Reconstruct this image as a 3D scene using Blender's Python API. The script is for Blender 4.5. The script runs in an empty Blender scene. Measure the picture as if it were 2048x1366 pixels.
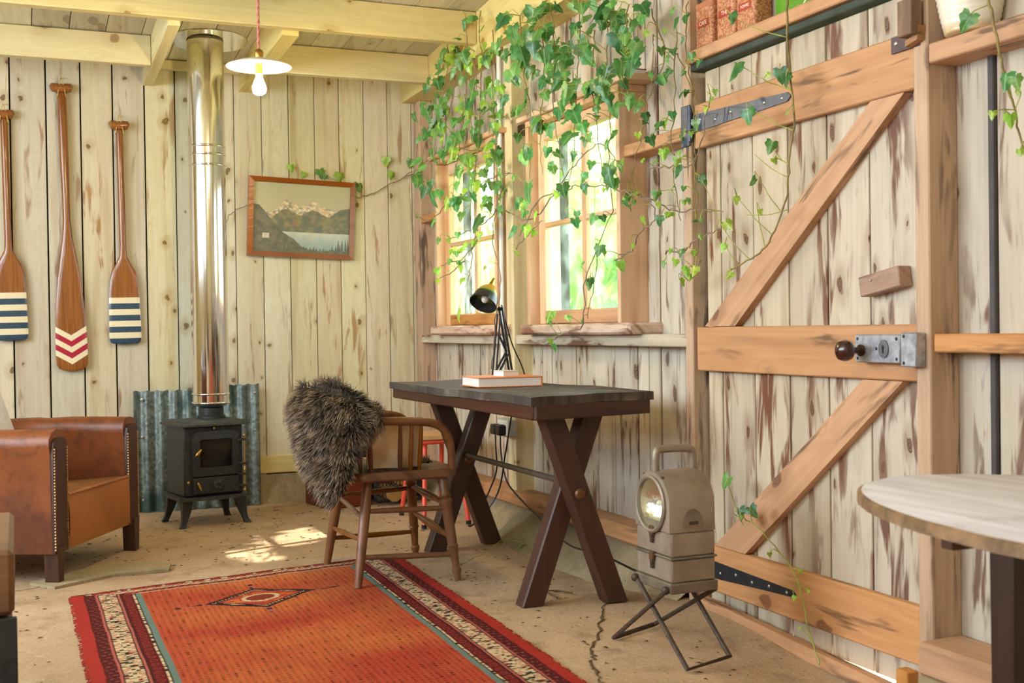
import bpy, math, random
import numpy as np
from mathutils import Vector, Matrix, noise

# ------------------------------------------------------------------ camera
SC = bpy.context.scene
COL = SC.collection
FPX = 2333.3                                   # focal length in pixels of the 2048 px frame
YAW, PITCH, ROLL = [math.radians(a) for a in (22.96, -0.61, -0.81)]
CAM = Vector((0, 0, 1.0))
_F = Vector((math.sin(YAW)*math.cos(PITCH), math.cos(YAW)*math.cos(PITCH), math.sin(PITCH)))
_R0 = Vector((math.cos(YAW), -math.sin(YAW), 0)); _U0 = _R0.cross(_F)
_R = _R0*math.cos(ROLL) + _U0*math.sin(ROLL)
_U = -_R0*math.sin(ROLL) + _U0*math.cos(ROLL)
cd = bpy.data.cameras.new('camera'); cam = bpy.data.objects.new('camera', cd); COL.objects.link(cam)
cam.matrix_world = Matrix(((_R.x, _U.x, -_F.x, CAM.x), (_R.y, _U.y, -_F.y, CAM.y), (_R.z, _U.z, -_F.z, CAM.z), (0, 0, 0, 1)))
cd.sensor_fit = 'HORIZONTAL'; cd.sensor_width = 36.0; cd.lens = FPX*36/2048
cd.clip_start = 0.05; cd.clip_end = 200
cd.dof.use_dof = True; cd.dof.focus_distance = 4.6; cd.dof.aperture_fstop = 7.0
SC.camera = cam

# ------------------------------------------------------------------ light
vs = SC.view_settings
vs.view_transform = 'Standard'; vs.look = 'None'; vs.gamma = 1.0; vs.use_curve_mapping = False
vs.exposure = 0.32
SC.cycles.use_denoising = True
SC.cycles.max_bounces = 10; SC.cycles.diffuse_bounces = 5; SC.cycles.glossy_bounces = 4
SC.cycles.transparent_max_bounces = 16; SC.cycles.transmission_bounces = 6
SC.cycles.sample_clamp_indirect = 6.0
world = bpy.data.worlds.new('sky'); SC.world = world; world.use_nodes = True
_n = world.node_tree.nodes; _bg = _n['Background']
_bg.inputs[0].default_value = (0.74, 0.87, 1.0, 1); _bg.inputs[1].default_value = 7.5
SUNV = Vector((-1.17, -0.41, -1.45)).normalized()     # the way the sunlight travels
sl = bpy.data.lights.new('sun', 'SUN'); sl.energy = 12.0; sl.angle = math.radians(0.55); sl.color = (1.0, 0.95, 0.86)
so = bpy.data.objects.new('sun', sl); COL.objects.link(so)
so.rotation_euler = SUNV.to_track_quat('-Z', 'Y').to_euler(); so.location = (8, 8, 9)
# daylight coming in through the long window of the left wall (window_3)
dl = bpy.data.lights.new('daylight', 'AREA'); dl.shape = 'RECTANGLE'; dl.size = 2.9; dl.size_y = 1.42
dl.energy = 88; dl.color = (0.80, 0.90, 1.0)
do = bpy.data.objects.new('daylight', dl); COL.objects.link(do)
do.matrix_world = Matrix.Translation((-2.52, 3.9, 2.0)) @ Vector((1, 0, -0.12)).to_track_quat('-Z', 'Y').to_matrix().to_4x4()
# daylight through the second window of the left wall (window_4)
dl2 = bpy.data.lights.new('daylight_near', 'AREA'); dl2.shape = 'RECTANGLE'; dl2.size = 1.9; dl2.size_y = 1.3
dl2.energy = 20; dl2.color = (0.80, 0.90, 1.0)
do2 = bpy.data.objects.new('daylight_near', dl2); COL.objects.link(do2)
do2.matrix_world = Matrix.Translation((-2.52, 0.2, 2.0)) @ Vector((1, 0.1, -0.12)).to_track_quat('-Z', 'Y').to_matrix().to_4x4()

# ------------------------------------------------------------------ helpers
def ray(x, y): return _R*((x-1024)/FPX) - _U*((y-683)/FPX) + _F
def pz(x, y, z=0.0): d = ray(x, y); return CAM + d*((z-1)/d.z)
def px(x, y, X): d = ray(x, y); return CAM + d*(X/d.x)
def py(x, y, Y): d = ray(x, y); return CAM + d*(Y/d.y)
def lin(c): return c/12.92 if c <= 0.04045 else ((c+0.055)/1.055)**2.4
def C(h, a=1.0): h = h.lstrip('#'); return tuple(lin(int(h[i:i+2], 16)/255) for i in (0, 2, 4)) + (a,)
V = Vector
W = {}
I4 = Matrix.Identity(4)

class MB:
    def __init__(s): s.v = []; s.f = []; s.mi = []
    def add(s, vs, fs, M=None):
        o = len(s.v)
        s.v += [tuple(M @ V(p)) for p in vs] if M else [tuple(p) for p in vs]
        s.f += [tuple(i+o for i in f) for f in fs]
        return s
    def box(s, x0, x1, y0, y1, z0, z1, b=0.0, M=None):
        if x0 > x1: x0, x1 = x1, x0
        if y0 > y1: y0, y1 = y1, y0
        if z0 > z1: z0, z1 = z1, z0
        b = min(b, (x1-x0)*.45, (y1-y0)*.45, (z1-z0)*.45)
        if b <= 0:
            vs = [(x, y, z) for z in (z0, z1) for y in (y0, y1) for x in (x0, x1)]
            return s.add(vs, [(0, 2, 3, 1), (4, 5, 7, 6), (0, 1, 5, 4), (2, 6, 7, 3), (0, 4, 6, 2), (1, 3, 7, 5)], M)
        X, Y, Z = (x0, x1), (y0, y1), (z0, z1)
        vs = []; idx = {}
        for i in (0, 1):
            for j in (0, 1):
                for k in (0, 1):
                    for a in range(3):
                        p = [X[i] + (b if i == 0 else -b), Y[j] + (b if j == 0 else -b), Z[k] + (b if k == 0 else -b)]
                        p[a] = (X[i], Y[j], Z[k])[a]
                        idx[i, j, k, a] = len(vs); vs.append(tuple(p))
        fs = []
        for a in range(3):
            for sgn in (0, 1):
                q = []
                o = [c for c in range(3) if c != a]
                for u, w in ((0, 0), (1, 0), (1, 1), (0, 1)):
                    t = [0, 0, 0]; t[a] = sgn; t[o[0]] = u; t[o[1]] = w
                    q.append(idx[t[0], t[1], t[2], a])
                fs.append(tuple(q))
        for a in range(3):                      # edges along axis a
            o = [c for c in range(3) if c != a]
            for u in (0, 1):
                for w in (0, 1):
                    t0 = [0, 0, 0]; t0[o[0]] = u; t0[o[1]] = w; t1 = list(t0); t1[a] = 1
                    fs.append((idx[t0[0], t0[1], t0[2], o[0]], idx[t1[0], t1[1], t1[2], o[0]], idx[t1[0], t1[1], t1[2], o[1]], idx[t0[0], t0[1], t0[2], o[1]]))
        for i in (0, 1):
            for j in (0, 1):
                for k in (0, 1): fs.append((idx[i, j, k, 0], idx[i, j, k, 1], idx[i, j, k, 2]))
        return s.add(vs, fs, M)
    def bar(s, p0, p1, w, h, up=(0, 0, 1), b=0.0, w1=None, h1=None):
        p0, p1 = V(p0), V(p1); d = (p1-p0); L = d.length; d.normalize(); u = V(up)
        r = d.cross(u).normalized(); u = r.cross(d).normalized()
        M = Matrix(((r.x, u.x, d.x, p0.x), (r.y, u.y, d.y, p0.y), (r.z, u.z, d.z, p0.z), (0, 0, 0, 1)))
        if w1 is None: return s.box(-w/2, w/2, -h/2, h/2, 0, L, b, M)
        h1 = h1 or h
        vs = [(-w/2, -h/2, 0), (w/2, -h/2, 0), (w/2, h/2, 0), (-w/2, h/2, 0), (-w1/2, -h1/2, L), (w1/2, -h1/2, L), (w1/2, h1/2, L), (-w1/2, h1/2, L)]
        return s.add(vs, [(3, 2, 1, 0), (4, 5, 6, 7), (0, 1, 5, 4), (1, 2, 6, 5), (2, 3, 7, 6), (3, 0, 4, 7)], M)
    def tube(s, pts, r, n=8, cap=True):
        pts = [V(p) for p in pts]; m = len(pts)
        rr = r if isinstance(r, (list, tuple)) else [r]*m
        T = []
        for i in range(m):
            a = pts[max(i-1, 0)]; b = pts[min(i+1, m-1)]; t = b-a
            T.append(t.normalized() if t.length > 1e-9 else V((0, 0, 1)))
        ref = V((0, 0, 1)) if abs(T[0].z) < .9 else V((1, 0, 0))
        nrm = (ref - T[0]*ref.dot(T[0])).normalized()
        vs = []; fs = []
        for i in range(m):
            nrm = nrm - T[i]*nrm.dot(T[i])
            nrm = nrm.normalized() if nrm.length > 1e-6 else T[i].orthogonal().normalized()
            bn = T[i].cross(nrm)
            for k in range(n):
                a = 2*math.pi*k/n
                vs.append(pts[i] + (nrm*math.cos(a) + bn*math.sin(a))*rr[i])
        for i in range(m-1):
            for k in range(n):
                fs.append((i*n+k, i*n+(k+1) % n, (i+1)*n+(k+1) % n, (i+1)*n+k))
        if cap: fs += [tuple(range(n-1, -1, -1)), tuple((m-1)*n+k for k in range(n))]
        return s.add(vs, fs)
    def lathe(s, prof, n=24, M=None, c=(0, 0, 0)):
        vs = []; fs = []
        for r, z in prof:
            for k in range(n):
                a = 2*math.pi*k/n; vs.append((c[0]+max(r, 1e-4)*math.cos(a), c[1]+max(r, 1e-4)*math.sin(a), c[2]+z))
        m = len(prof)
        for i in range(m-1):
            for k in range(n): fs.append((i*n+k, i*n+(k+1) % n, (i+1)*n+(k+1) % n, (i+1)*n+k))
        fs += [tuple(range(n-1, -1, -1)), tuple((m-1)*n+k for k in range(n))]
        return s.add(vs, fs, M)
    def prism(s, poly, e, M=None):             # polygon of 3d points pushed along the vector e
        n = len(poly); e = V(e); p = [V(q) for q in poly]
        vs = p + [q+e for q in p]
        return s.add(vs, [tuple(range(n-1, -1, -1)), tuple(range(n, 2*n))] + [(i, (i+1) % n, n+(i+1) % n, n+i) for i in range(n)], M)
    def grid(s, fn, nu, nv, M=None, wrap=False):
        vs = [fn(i/nu, j/nv) for j in range(nv+1) for i in range(nu+1)]
        fs = [(j*(nu+1)+i, j*(nu+1)+i+1, (j+1)*(nu+1)+i+1, (j+1)*(nu+1)+i) for j in range(nv) for i in range(nu)]
        return s.add(vs, fs, M)
    def ball(s, c, r, n=10, m=6, sc=(1, 1, 1), M=None):
        vs = [(c[0], c[1], c[2]+r*sc[2])]; fs = []
        for j in range(1, m):
            t = math.pi*j/m
            for k in range(n):
                a = 2*math.pi*k/n
                vs.append((c[0]+r*sc[0]*math.sin(t)*math.cos(a), c[1]+r*sc[1]*math.sin(t)*math.sin(a), c[2]+r*sc[2]*math.cos(t)))
        vs.append((c[0], c[1], c[2]-r*sc[2])); L = len(vs)-1
        for k in range(n): fs.append((0, 1+k, 1+(k+1) % n)); fs.append((L, 1+(m-2)*n+(k+1) % n, 1+(m-2)*n+k))
        for j in range(m-2):
            for k in range(n): fs.append((1+j*n+k, 1+(j+1)*n+k, 1+(j+1)*n+(k+1) % n, 1+j*n+(k+1) % n))
        return s.add(vs, fs, M)

def spline(pts, n=6):
    P = [V(p) for p in pts]
    if len(P) < 3: return P
    Q = [P[0]*2-P[1]] + P + [P[-1]*2-P[-2]]; out = []
    for i in range(1, len(Q)-2):
        a, b, c, d = Q[i-1:i+3]
        for k in range(n):
            t = k/n
            out.append(.5*((2*b) + (c-a)*t + (2*a-5*b+4*c-d)*t*t + (3*b-a-3*c+d)*t**3))
    out.append(P[-1]); return out

def link(o, parent=None, mw=None):
    COL.objects.link(o); mw = mw or I4; W[o.name] = mw
    if parent is not None:
        o.parent = parent; o.matrix_basis = W[parent.name].inverted() @ mw
    else: o.matrix_basis = mw
    return o
def tag(o, label=None, cat=None, group=None, kind=None):
    if label: o['label'] = label
    if cat: o['category'] = cat
    if group: o['group'] = group
    if kind: o['kind'] = kind
    return o
def thing(name, label, cat, loc=(0, 0, 0), rz=0.0, group=None, kind=None):
    o = bpy.data.objects.new(name, None); o.empty_display_size = .05
    link(o, None, Matrix.Translation(loc) @ Matrix.Rotation(rz, 4, 'Z'))
    return tag(o, label, cat, group, kind)
def part(name, mb, mat, parent=None, frame=None, smooth=True, label=None, kind=None, ang=38):
    """one mesh object; coordinates are world ones, or those of the thing `frame`"""
    fr = W[frame.name] if frame is not None else I4
    a = np.array(mb.v, dtype=np.float64); lo, hi = a.min(0), a.max(0); c = (lo+hi)/2
    me = bpy.data.meshes.new(name); me.from_pydata((a-c).tolist(), [], mb.f)
    for m in (mat if isinstance(mat, (list, tuple)) else [mat]): me.materials.append(m)
    if mb.mi: me.polygons.foreach_set('material_index', mb.mi)
    if smooth:
        me.polygons.foreach_set('use_smooth', [True]*len(me.polygons)); me.set_sharp_from_angle(angle=math.radians(ang))
    me.update()
    o = bpy.data.objects.new(name, me)
    link(o, parent, fr @ Matrix.Translation(V(c)))
    if label: o['label'] = label
    if kind: o['kind'] = kind
    return o
def solo(name, mb, mat, label, cat, group=None, **k):
    return tag(part(name, mb, mat, **k), label, cat, group)
def struct(name, mb, mat, label=None, **k):
    return tag(part(name, mb, mat, **k), label, None, None, 'structure')

# ------------------------------------------------------------------ materials
class NT:
    def __init__(s, name):
        s.m = bpy.data.materials.new(name); s.m.use_nodes = True; s.t = s.m.node_tree; s.n = s.t.nodes; s.l = s.t.links
        s.b = s.n['Principled BSDF']; s.out = s.n['Material Output']
    def new(s, t, **k):
        o = s.n.new(t)
        for a, v in k.items(): setattr(o, a, v)
        return o
    def set(s, sock, v):
        if isinstance(v, bpy.types.NodeSocket): s.l.new(v, sock)
        else: sock.default_value = v
    def math(s, op, a, b=0.0, c=None, clamp=False):
        o = s.new('ShaderNodeMath', operation=op); o.use_clamp = clamp
        s.set(o.inputs[0], a); s.set(o.inputs[1], b)
        if c is not None: s.set(o.inputs[2], c)
        return o.outputs[0]
    def mix(s, f, a, b, bt='MIX'):
        o = s.new('ShaderNodeMix', data_type='RGBA', blend_type=bt)
        s.set(o.inputs[0], f); s.set(o.inputs[6], a); s.set(o.inputs[7], b); return o.outputs[2]
    def noise(s, v, scale=5, detail=3, rough=.55, dist=0.0):
        o = s.new('ShaderNodeTexNoise'); s.set(o.inputs['Vector'], v)
        o.inputs['Scale'].default_value = scale; o.inputs['Detail'].default_value = detail
        o.inputs['Roughness'].default_value = rough; o.inputs['Distortion'].default_value = dist; return o.outputs[0]
    def rng(s, v, a, b, c=0.0, d=1.0):
        o = s.new('ShaderNodeMapRange'); o.clamp = True; o.interpolation_type = 'SMOOTHSTEP'
        s.set(o.inputs[0], v); o.inputs[1].default_value = a; o.inputs[2].default_value = b
        o.inputs[3].default_value = c; o.inputs[4].default_value = d; return o.outputs[0]
    def ramp(s, v, stops, const=False):
        o = s.new('ShaderNodeValToRGB'); s.set(o.inputs[0], v); e = o.color_ramp.elements
        if const: o.color_ramp.interpolation = 'CONSTANT'
        while len(e) < len(stops): e.new(0.5)
        for i, (p, c) in enumerate(stops): e[i].position = p; e[i].color = c
        return o.outputs[0]
    def obj(s, rand=True):
        t = s.new('ShaderNodeTexCoord').outputs['Object']
        if not rand: return t
        r = s.new('ShaderNodeObjectInfo').outputs['Random']
        k = s.new('ShaderNodeVectorMath', operation='MULTIPLY'); s.l.new(s.comb(r, r, r), k.inputs[0]); k.inputs[1].default_value = (53.1, 37.7, 71.3)
        a = s.new('ShaderNodeVectorMath', operation='ADD'); s.l.new(t, a.inputs[0]); s.l.new(k.outputs[0], a.inputs[1]); return a.outputs[0]
    def comb(s, x, y, z):
        o = s.new('ShaderNodeCombineXYZ'); s.set(o.inputs[0], x); s.set(o.inputs[1], y); s.set(o.inputs[2], z); return o.outputs[0]
    def sep(s, v):
        o = s.new('ShaderNodeSeparateXYZ'); s.set(o.inputs[0], v); return o.outputs
    def bump(s, h, strength=.2, dist=.01):
        o = s.new('ShaderNodeBump'); o.inputs['Strength'].default_value = strength; o.inputs['Distance'].default_value = dist
        s.set(o.inputs['Height'], h); s.l.new(o.outputs[0], s.b.inputs['Normal'])
    def fin(s, col=None, rough=.5, metal=0.0, spec=None):
        if col is not None: s.set(s.b.inputs['Base Color'], col)
        s.set(s.b.inputs['Roughness'], rough); s.set(s.b.inputs['Metallic'], metal)
        if spec is not None: s.b.inputs['Specular IOR Level'].default_value = spec
        return s.m

def plain(name, col, rough=.5, metal=0.0, var=.12, scale=14, spec=None, bump=0.0):
    t = NT(name); v = t.obj(); n = t.noise(v, scale, 4)
    c = C(col) if isinstance(col, str) else col
    d = tuple(x*(1-var*1.6) for x in c[:3]) + (1,); e = tuple(min(1, x*(1+var)) for x in c[:3]) + (1,)
    if bump: t.bump(t.noise(v, scale*5, 4), bump, .004)
    return t.fin(t.mix(t.rng(n, .3, .7), d, e), rough, metal, spec)

def wood(name, light, mid, dark, axis='Z', knot=None, knots=1.0, stain=None, stains=0.0, rough=.62, var=.16, grain=.5, ksc=1.0, hue=0.0, stlo=.56, kl=2.3, kd=.6, kmax=.10):
    t = NT(name); v = t.obj(); x, y, z = t.sep(v)
    L, A, B = {'X': (x, y, z), 'Y': (y, x, z), 'Z': (z, x, y)}[axis]
    A = t.math('ADD', A, B); B = 0.0
    rnd = t.new('ShaderNodeObjectInfo').outputs['Random']
    m = t.math
    vs = t.comb(m('MULTIPLY', L, .38), m('MULTIPLY', A, 4.6), m('MULTIPLY', B, 4.2))
    n1 = t.noise(vs, 1.0, 1.5, .5)
    kv = t.comb(m('MULTIPLY', L, kl*ksc), m('MULTIPLY', A, 6.0*ksc), m('MULTIPLY', B, 6.0*ksc))
    wob = t.noise(kv, 3.0, 2); kv2 = t.new('ShaderNodeVectorMath', operation='ADD'); t.l.new(kv, kv2.inputs[0]); t.l.new(t.comb(m('MULTIPLY', wob, .2), m('MULTIPLY', wob, .3), 0.0), kv2.inputs[1])
    vo = t.new('ShaderNodeTexVoronoi', voronoi_dimensions='2D'); vo.inputs['Scale'].default_value = 1.0; t.l.new(kv2.outputs[0], vo.inputs['Vector'])
    dist = vo.outputs['Distance']
    swirl = m('DIVIDE', .045, m('ADD', dist, .16))
    ring = m('MULTIPLY_ADD', m('SINE', m('MULTIPLY', m('ADD', n1, swirl), 62.0)), .5, .5)
    fine = t.noise(t.comb(m('MULTIPLY', L, 2.2), m('MULTIPLY', A, 75), m('MULTIPLY', B, 75)), 1.0, 4, .6)
    broad = t.noise(t.comb(m('MULTIPLY', L, .7), m('MULTIPLY', A, 11), m('MULTIPLY', B, 11)), 1.0, 2)
    f = m('ADD', m('MULTIPLY', ring, .24*grain*2), m('MULTIPLY', t.rng(fine, .3, .7), .4), clamp=True)
    col = t.mix(f, C(light), C(mid))
    col = t.mix(m('MULTIPLY', t.rng(broad, .52, .75), .55), col, C(dark))
    if stain and stains:
        sn = t.noise(t.comb(m('MULTIPLY', L, 2.6), m('MULTIPLY', A, 17), m('MULTIPLY', B, 17)), 1.0, 3, .62, .4)
        sm = t.noise(t.comb(m('MULTIPLY', L, 1.3), m('MULTIPLY', A, 5), m('MULTIPLY', B, 5)), 1.0, 2)
        smk = m('MULTIPLY', t.rng(sn, stlo, stlo+.12), t.rng(sm, .37, .56))
        col = t.mix(m('MULTIPLY', smk, stains), col, C(stain))
    if knots:
        kr = t.math('MULTIPLY_ADD', m('FRACT', m('MULTIPLY', t.sep(vo.outputs['Color'])[0], 7.0)), kmax, .03)
        kr = m('MULTIPLY_ADD', kr, m('LESS_THAN', t.sep(vo.outputs['Color'])[1], kd), .002)
        km = m('SUBTRACT', 1.0, m('DIVIDE', dist, kr), clamp=True)
        km = t.rng(km, 0.0, .35); halo = t.rng(m('DIVIDE', dist, kr), 1.0, 3.2, .45, 0.0)
        kc = t.mix(m('MULTIPLY_ADD', m('SINE', m('MULTIPLY', dist, 190.0)), .35, .35), C(knot or dark), C(dark))
        col = t.mix(m('MULTIPLY', halo, knots), col, C(dark)); col = t.mix(m('MULTIPLY', km, knots), col, kc)
    hs = t.new('ShaderNodeHueSaturation'); t.set(hs.inputs['Color'], col)
    t.set(hs.inputs['Value'], m('MULTIPLY_ADD', rnd, var*2, 1-var)); t.set(hs.inputs['Saturation'], m('MULTIPLY_ADD', m('FRACT', m('MULTIPLY', rnd, 13.7)), .35, .85))
    if hue: t.set(hs.inputs['Hue'], m('MULTIPLY_ADD', m('FRACT', m('MULTIPLY', rnd, 5.3)), hue*2, .5-hue))
    t.bump(m('ADD', fine, m('MULTIPLY', ring, .3)), .25, .004)
    return t.fin(hs.outputs[0], rough)

M_ = {}
for ax in 'XYZ':
    M_['pine'+ax] = wood('treated_pine_'+ax, '#dccd9c', '#c9b67e', '#a98a55', ax, '#6d4c2c', .9, rough=.6, kl=4.5, kd=.3)
    M_['beam'+ax] = wood('beam_pine_'+ax, '#dccd98', '#cab981', '#ac9256', ax, '#7a4a20', .8, rough=.6, var=.07, ksc=.8, kl=4.2, kd=.3)
    M_['grey'+ax] = wood('weathered_board_'+ax, '#cdc2ae', '#b9ab94', '#8f7b64', ax, '#53321f', 1.0, '#6b442f', .9, rough=.7, var=.1, ksc=1.2, stlo=.52, kl=2.6)
    M_['warm'+ax] = wood('old_softwood_'+ax, '#cc9a6c', '#b57f50', '#845531', ax, '#5a3420', .8, '#46301f', .75, rough=.6, var=.10, ksc=.8, stlo=.55, kl=3.5, kd=.3)
    M_['orange'+ax] = wood('window_softwood_'+ax, '#e2bf9c', '#d2a982', '#a97a54', ax, '#5a3018', .5, rough=.55, var=.08, ksc=.6)
    M_['dark'+ax] = wood('dark_oak_'+ax, '#4a2b1c', '#331b11', '#1c0f0a', ax, '#120906', .4, '#8a4c28', .35, rough=.48, var=.1, ksc=.7, stlo=.6)
    M_['elm'+ax] = wood('chair_elm_'+ax, '#865631', '#5f3a1d', '#38200f', ax, '#1c0f08', .2, rough=.34, var=.08)
M_['pineback'] = wood('wall_pine', '#d8d0b4', '#c8bc98', '#a58c60', 'Z', '#5e4327', 1.0, '#96683a', .75, rough=.62, var=.14, ksc=1.05, stlo=.56, hue=.012, kl=4.6, kd=.34, kmax=.085)
M_['post'] = wood('grey_pink_post', '#c9a98a', '#ad8b6c', '#7a5b45', 'Z', '#4a3020', .6, '#423128', .85, rough=.65, var=.06, ksc=.8, stlo=.53, kl=3.5, kd=.3)
M_['ceil'] = wood('ceiling_board', '#cdc6ac', '#b8ae90', '#8f8265', 'Y', '#6d5236', .6, '#8c6b40', .4, rough=.7, var=.14, ksc=.7)
M_['backing'] = plain('dark_gap', '#1a1712', .9)
M_['door'] = wood('door_board', '#c9bda8', '#b5a78e', '#8d745a', 'Z', '#532f1c', 1.0, '#683d26', .95, rough=.68, var=.10, ksc=1.3, stlo=.49, kl=2.6)
M_['sill'] = wood('peeling_sill', '#d9c3ae', '#b98b70', '#8d5238', 'Y', '#5a3018', .3, '#7a3a22', .9, rough=.7, var=.05, stlo=.47)
M_['black_iron'] = plain('black_iron', '#2c3036', .5, .35, .2, 30)
M_['blue_steel'] = plain('blue_grey_iron', '#4c566b', .45, .5, .15, 30)
M_['zinc'] = plain('zinc_screw', '#b8b5ac', .35, .8)
M_['steel'] = plain('lock_steel', '#aeb2ba', .42, .55, .2, 40)
M_['brass'] = plain('brass', '#c39b4e', .28, .95, .1)
M_['knobbrown'] = plain('brown_knob', '#3a1d12', .18)
M_['whiteplastic'] = plain('white_conduit', '#e4e2da', .4, 0, .05)
M_['blackplastic'] = plain('black_plastic', '#15161a', .4)
M_['greyplastic'] = plain('grey_socket', '#b4b6b4', .4)
M_['rope'] = plain('hemp_string', '#d0b260', .8)
# ------------------------------------------------------------------ setting: floor, walls, ceiling
random.seed(7)
XF, XB, XD = 2.27, 2.36, 2.30        # stud fronts, wall boards, door boards
YB, XL, YF = 6.89, -2.4, -2.0
def zc(y): return 2.54 + .075*(6.89-y)

def concrete(name, light, mid, dark, rough=.85):
    t = NT(name); v = t.obj(False)
    a = t.noise(v, 1.1, 4, .6, .3); b = t.noise(v, 7, 5, .65); c = t.noise(v, 60, 3, .6)
    col = t.mix(t.rng(a, .35, .68), C(light), C(mid))
    col = t.mix(t.math('MULTIPLY', t.rng(b, .5, .72), .6), col, C(dark))
    vo = t.new('ShaderNodeTexVoronoi'); vo.inputs['Scale'].default_value = 42; t.l.new(v, vo.inputs['Vector'])
    sp = t.math('MULTIPLY', t.rng(vo.outputs['Distance'], .10, .20, 1, 0), t.rng(t.sep(vo.outputs['Color'])[0], .62, .7))
    col = t.mix(t.math('MULTIPLY', sp, .7), col, C('#5e4630'))
    col = t.mix(t.math('MULTIPLY', t.rng(c, .55, .75), .25), col, C('#e8dcc6'))
    t.bump(t.math('ADD', b, t.math('MULTIPLY', c, .5)), .45, .012)
    return t.fin(col, rough)
M_['floor'] = concrete('sandy_concrete', '#bfa280', '#a58765', '#84694a')
M_['plinth'] = concrete('plinth_concrete', '#a89775', '#8d7d5e', '#6f6a4e')

def fz(x, y):                                     # floor level: nearly flat, dips towards the door
    k = lambda a: max(0, min(1, a)); s = lambda a: k(a)**2*(3-2*k(a))
    return -.055*s((x-1.75)/.42)*s((3.45-y)/.8) + .004*noise.noise((x*2.2, y*2.2, 3.1)) - .004
mb = MB(); mb.grid(lambda u, v: (XL+(2.42-XL)*u, YF+(YB+.1-YF)*v, fz(XL+(2.42-XL)*u, YF+(YB+.1-YF)*v)), 120, 220)
floor = struct('floor', mb, M_['floor'], 'sandy tan concrete floor with cracks and grit')
def crack(pts, w):
    q = spline([pz(*p) for p in pts], 9); mb = MB(); vs = []; fs = []
    for i, p in enumerate(q):
        p = p + V((random.uniform(-1, 1), random.uniform(-1, 1), 0))*.012
        ww = w*random.uniform(.4, 1.3)
        z = fz(p.x, p.y)+.0025
        vs += [(p.x-ww, p.y, z), (p.x, p.y, z+.0015), (p.x+ww, p.y+.003, z)]
    for i in range(len(q)-1):
        for k in (0, 1): fs.append((3*i+k, 3*i+k+1, 3*i+k+4, 3*i+k+3))
    mb.add(vs, fs); part('crack', mb, M_['crackm'], floor)
M_['crackm'] = plain('crack_dirt', '#5b4a2e', .95)
crack([(1232, 1190), (1208, 1205), (1200, 1250), (1186, 1300), (1188, 1335), (1205, 1366)], .006)
crack([(20, 1185), (120, 1165), (230, 1148), (340, 1138)], .004)
# raised smooth patch of cement beside the armchair
mb = MB(); q = [(60, 1170), (180, 1138), (300, 1126), (342, 1130), (338, 1142), (230, 1152), (110, 1178)]
P = [pz(*a) for a in q]; mb.prism([(p.x, p.y, -.003) for p in P], (0, 0, .012)); part('cement_patch', mb, M_['plinth'], floor)

# back wall
mb = MB(); mb.box(XL-.1, 2.46, YB+.024, YB+.12, 0, 3.0)
wall_back = struct('wall_back', mb, M_['backing'], 'back wall of upright pale pine planks')
JX = [-2.40, -2.05, -1.70, -1.35, -1.0, -.72, -.54, -.37, -.195, -.018, .164, .342, .511, .682, .85, 1.02, 1.18, 1.34, 1.499, 1.655, 1.805, 1.958, 2.109, 2.262, 2.30]
for a, b in zip(JX, JX[1:]):
    g = .0022 if a > .7 else .004
    mb = MB(); z0 = .17 if a > 1.2 else .02
    dy = random.uniform(-.002, .002)
    mb.box(a+g, b-g, YB+dy, YB+.022, z0, zc(YB)+.02, .002); part('plank', mb, M_['pineback'], wall_back)
mb = MB(); mb.box(1.29, 2.27, YB-.014, YB+.01, .172, .275, .004); part('base_board', mb, M_['pineX'], wall_back)
def rough_bank(name, f, nu, nv, mat, parent):
    mb = MB(); mb.grid(f, nu, nv); return part(name, mb, mat, parent, ang=60)
def backbank(u, v):
    x = 1.22+u*1.1; h = .175
    y = YB - .004 - (1-v)**1.5*.05; z = v*h - .01
    n = noise.noise((x*6, z*9, 1))*.012
    return (x, y-n, z)
rough_bank('plinth', backbank, 40, 10, M_['plinth'], wall_back)

# right wall
mb = MB()
WIN = [(4.148, 5.082, .985, 1.985), (5.46, 6.392, .985, 1.985)]
mb.box(XB+.024, XB+.10, 3.64, 4.148, -.1, 2.9)
for y0, y1, z0, z1 in WIN:
    mb.box(XB+.024, XB+.10, y0, y1, -.1, z0); mb.box(XB+.024, XB+.10, y0, y1, z1, 2.9)
mb.box(XB+.024, XB+.10, 5.082, 5.46, -.1, 2.9); mb.box(XB+.024, XB+.10, 6.392, YB+.1, -.1, 2.9)
mb.box(XB+.024, XB+.10, YF-.1, 2.50, -.1, 3.3); mb.box(XB+.024, XB+.10, 2.50, 3.64, 1.93, 3.2)
wall_right = struct('wall_right', mb, M_['backing'], 'right wall of weathered upright boards with studs and rails')
JY = [2.10, 2.313, 2.463, None, 3.66, 3.867, 4.052, 4.239, 4.44, 4.628, 4.819, 5.018, 5.196, 5.397, 5.58, 5.77, 5.957, 6.14, 6.341, 6.52, 6.70, 6.89]
def board(y0, y1, z0, z1, g=.0034):
    if y1-y0 < .012: return
    mb = MB(); dx = random.uniform(-.003, .003)
    mb.box(XB+dx, XB+.022, y0+g, y1-g, z0, z1, .002); part('plank', mb, M_['greyZ'], wall_right)
for a, b in zip(JY, JY[1:]):
    if a is None or b is None: continue
    cuts = sorted(set([a, b] + [e for w in WIN for e in w[:2] if a < e < b]))
    for c0, c1 in zip(cuts, cuts[1:]):
        m = (c0+c1)/2; w = [q for q in WIN if q[0] < m < q[1]]
        top = zc(c0)+.02
        g = .009 if (abs(c0-2.313) < .001 and False) else .0022
        if w: board(c0, c1, .10, w[0][2]); board(c0, c1, w[0][3], top)
        else: board(c0, c1, .10, top)
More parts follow.
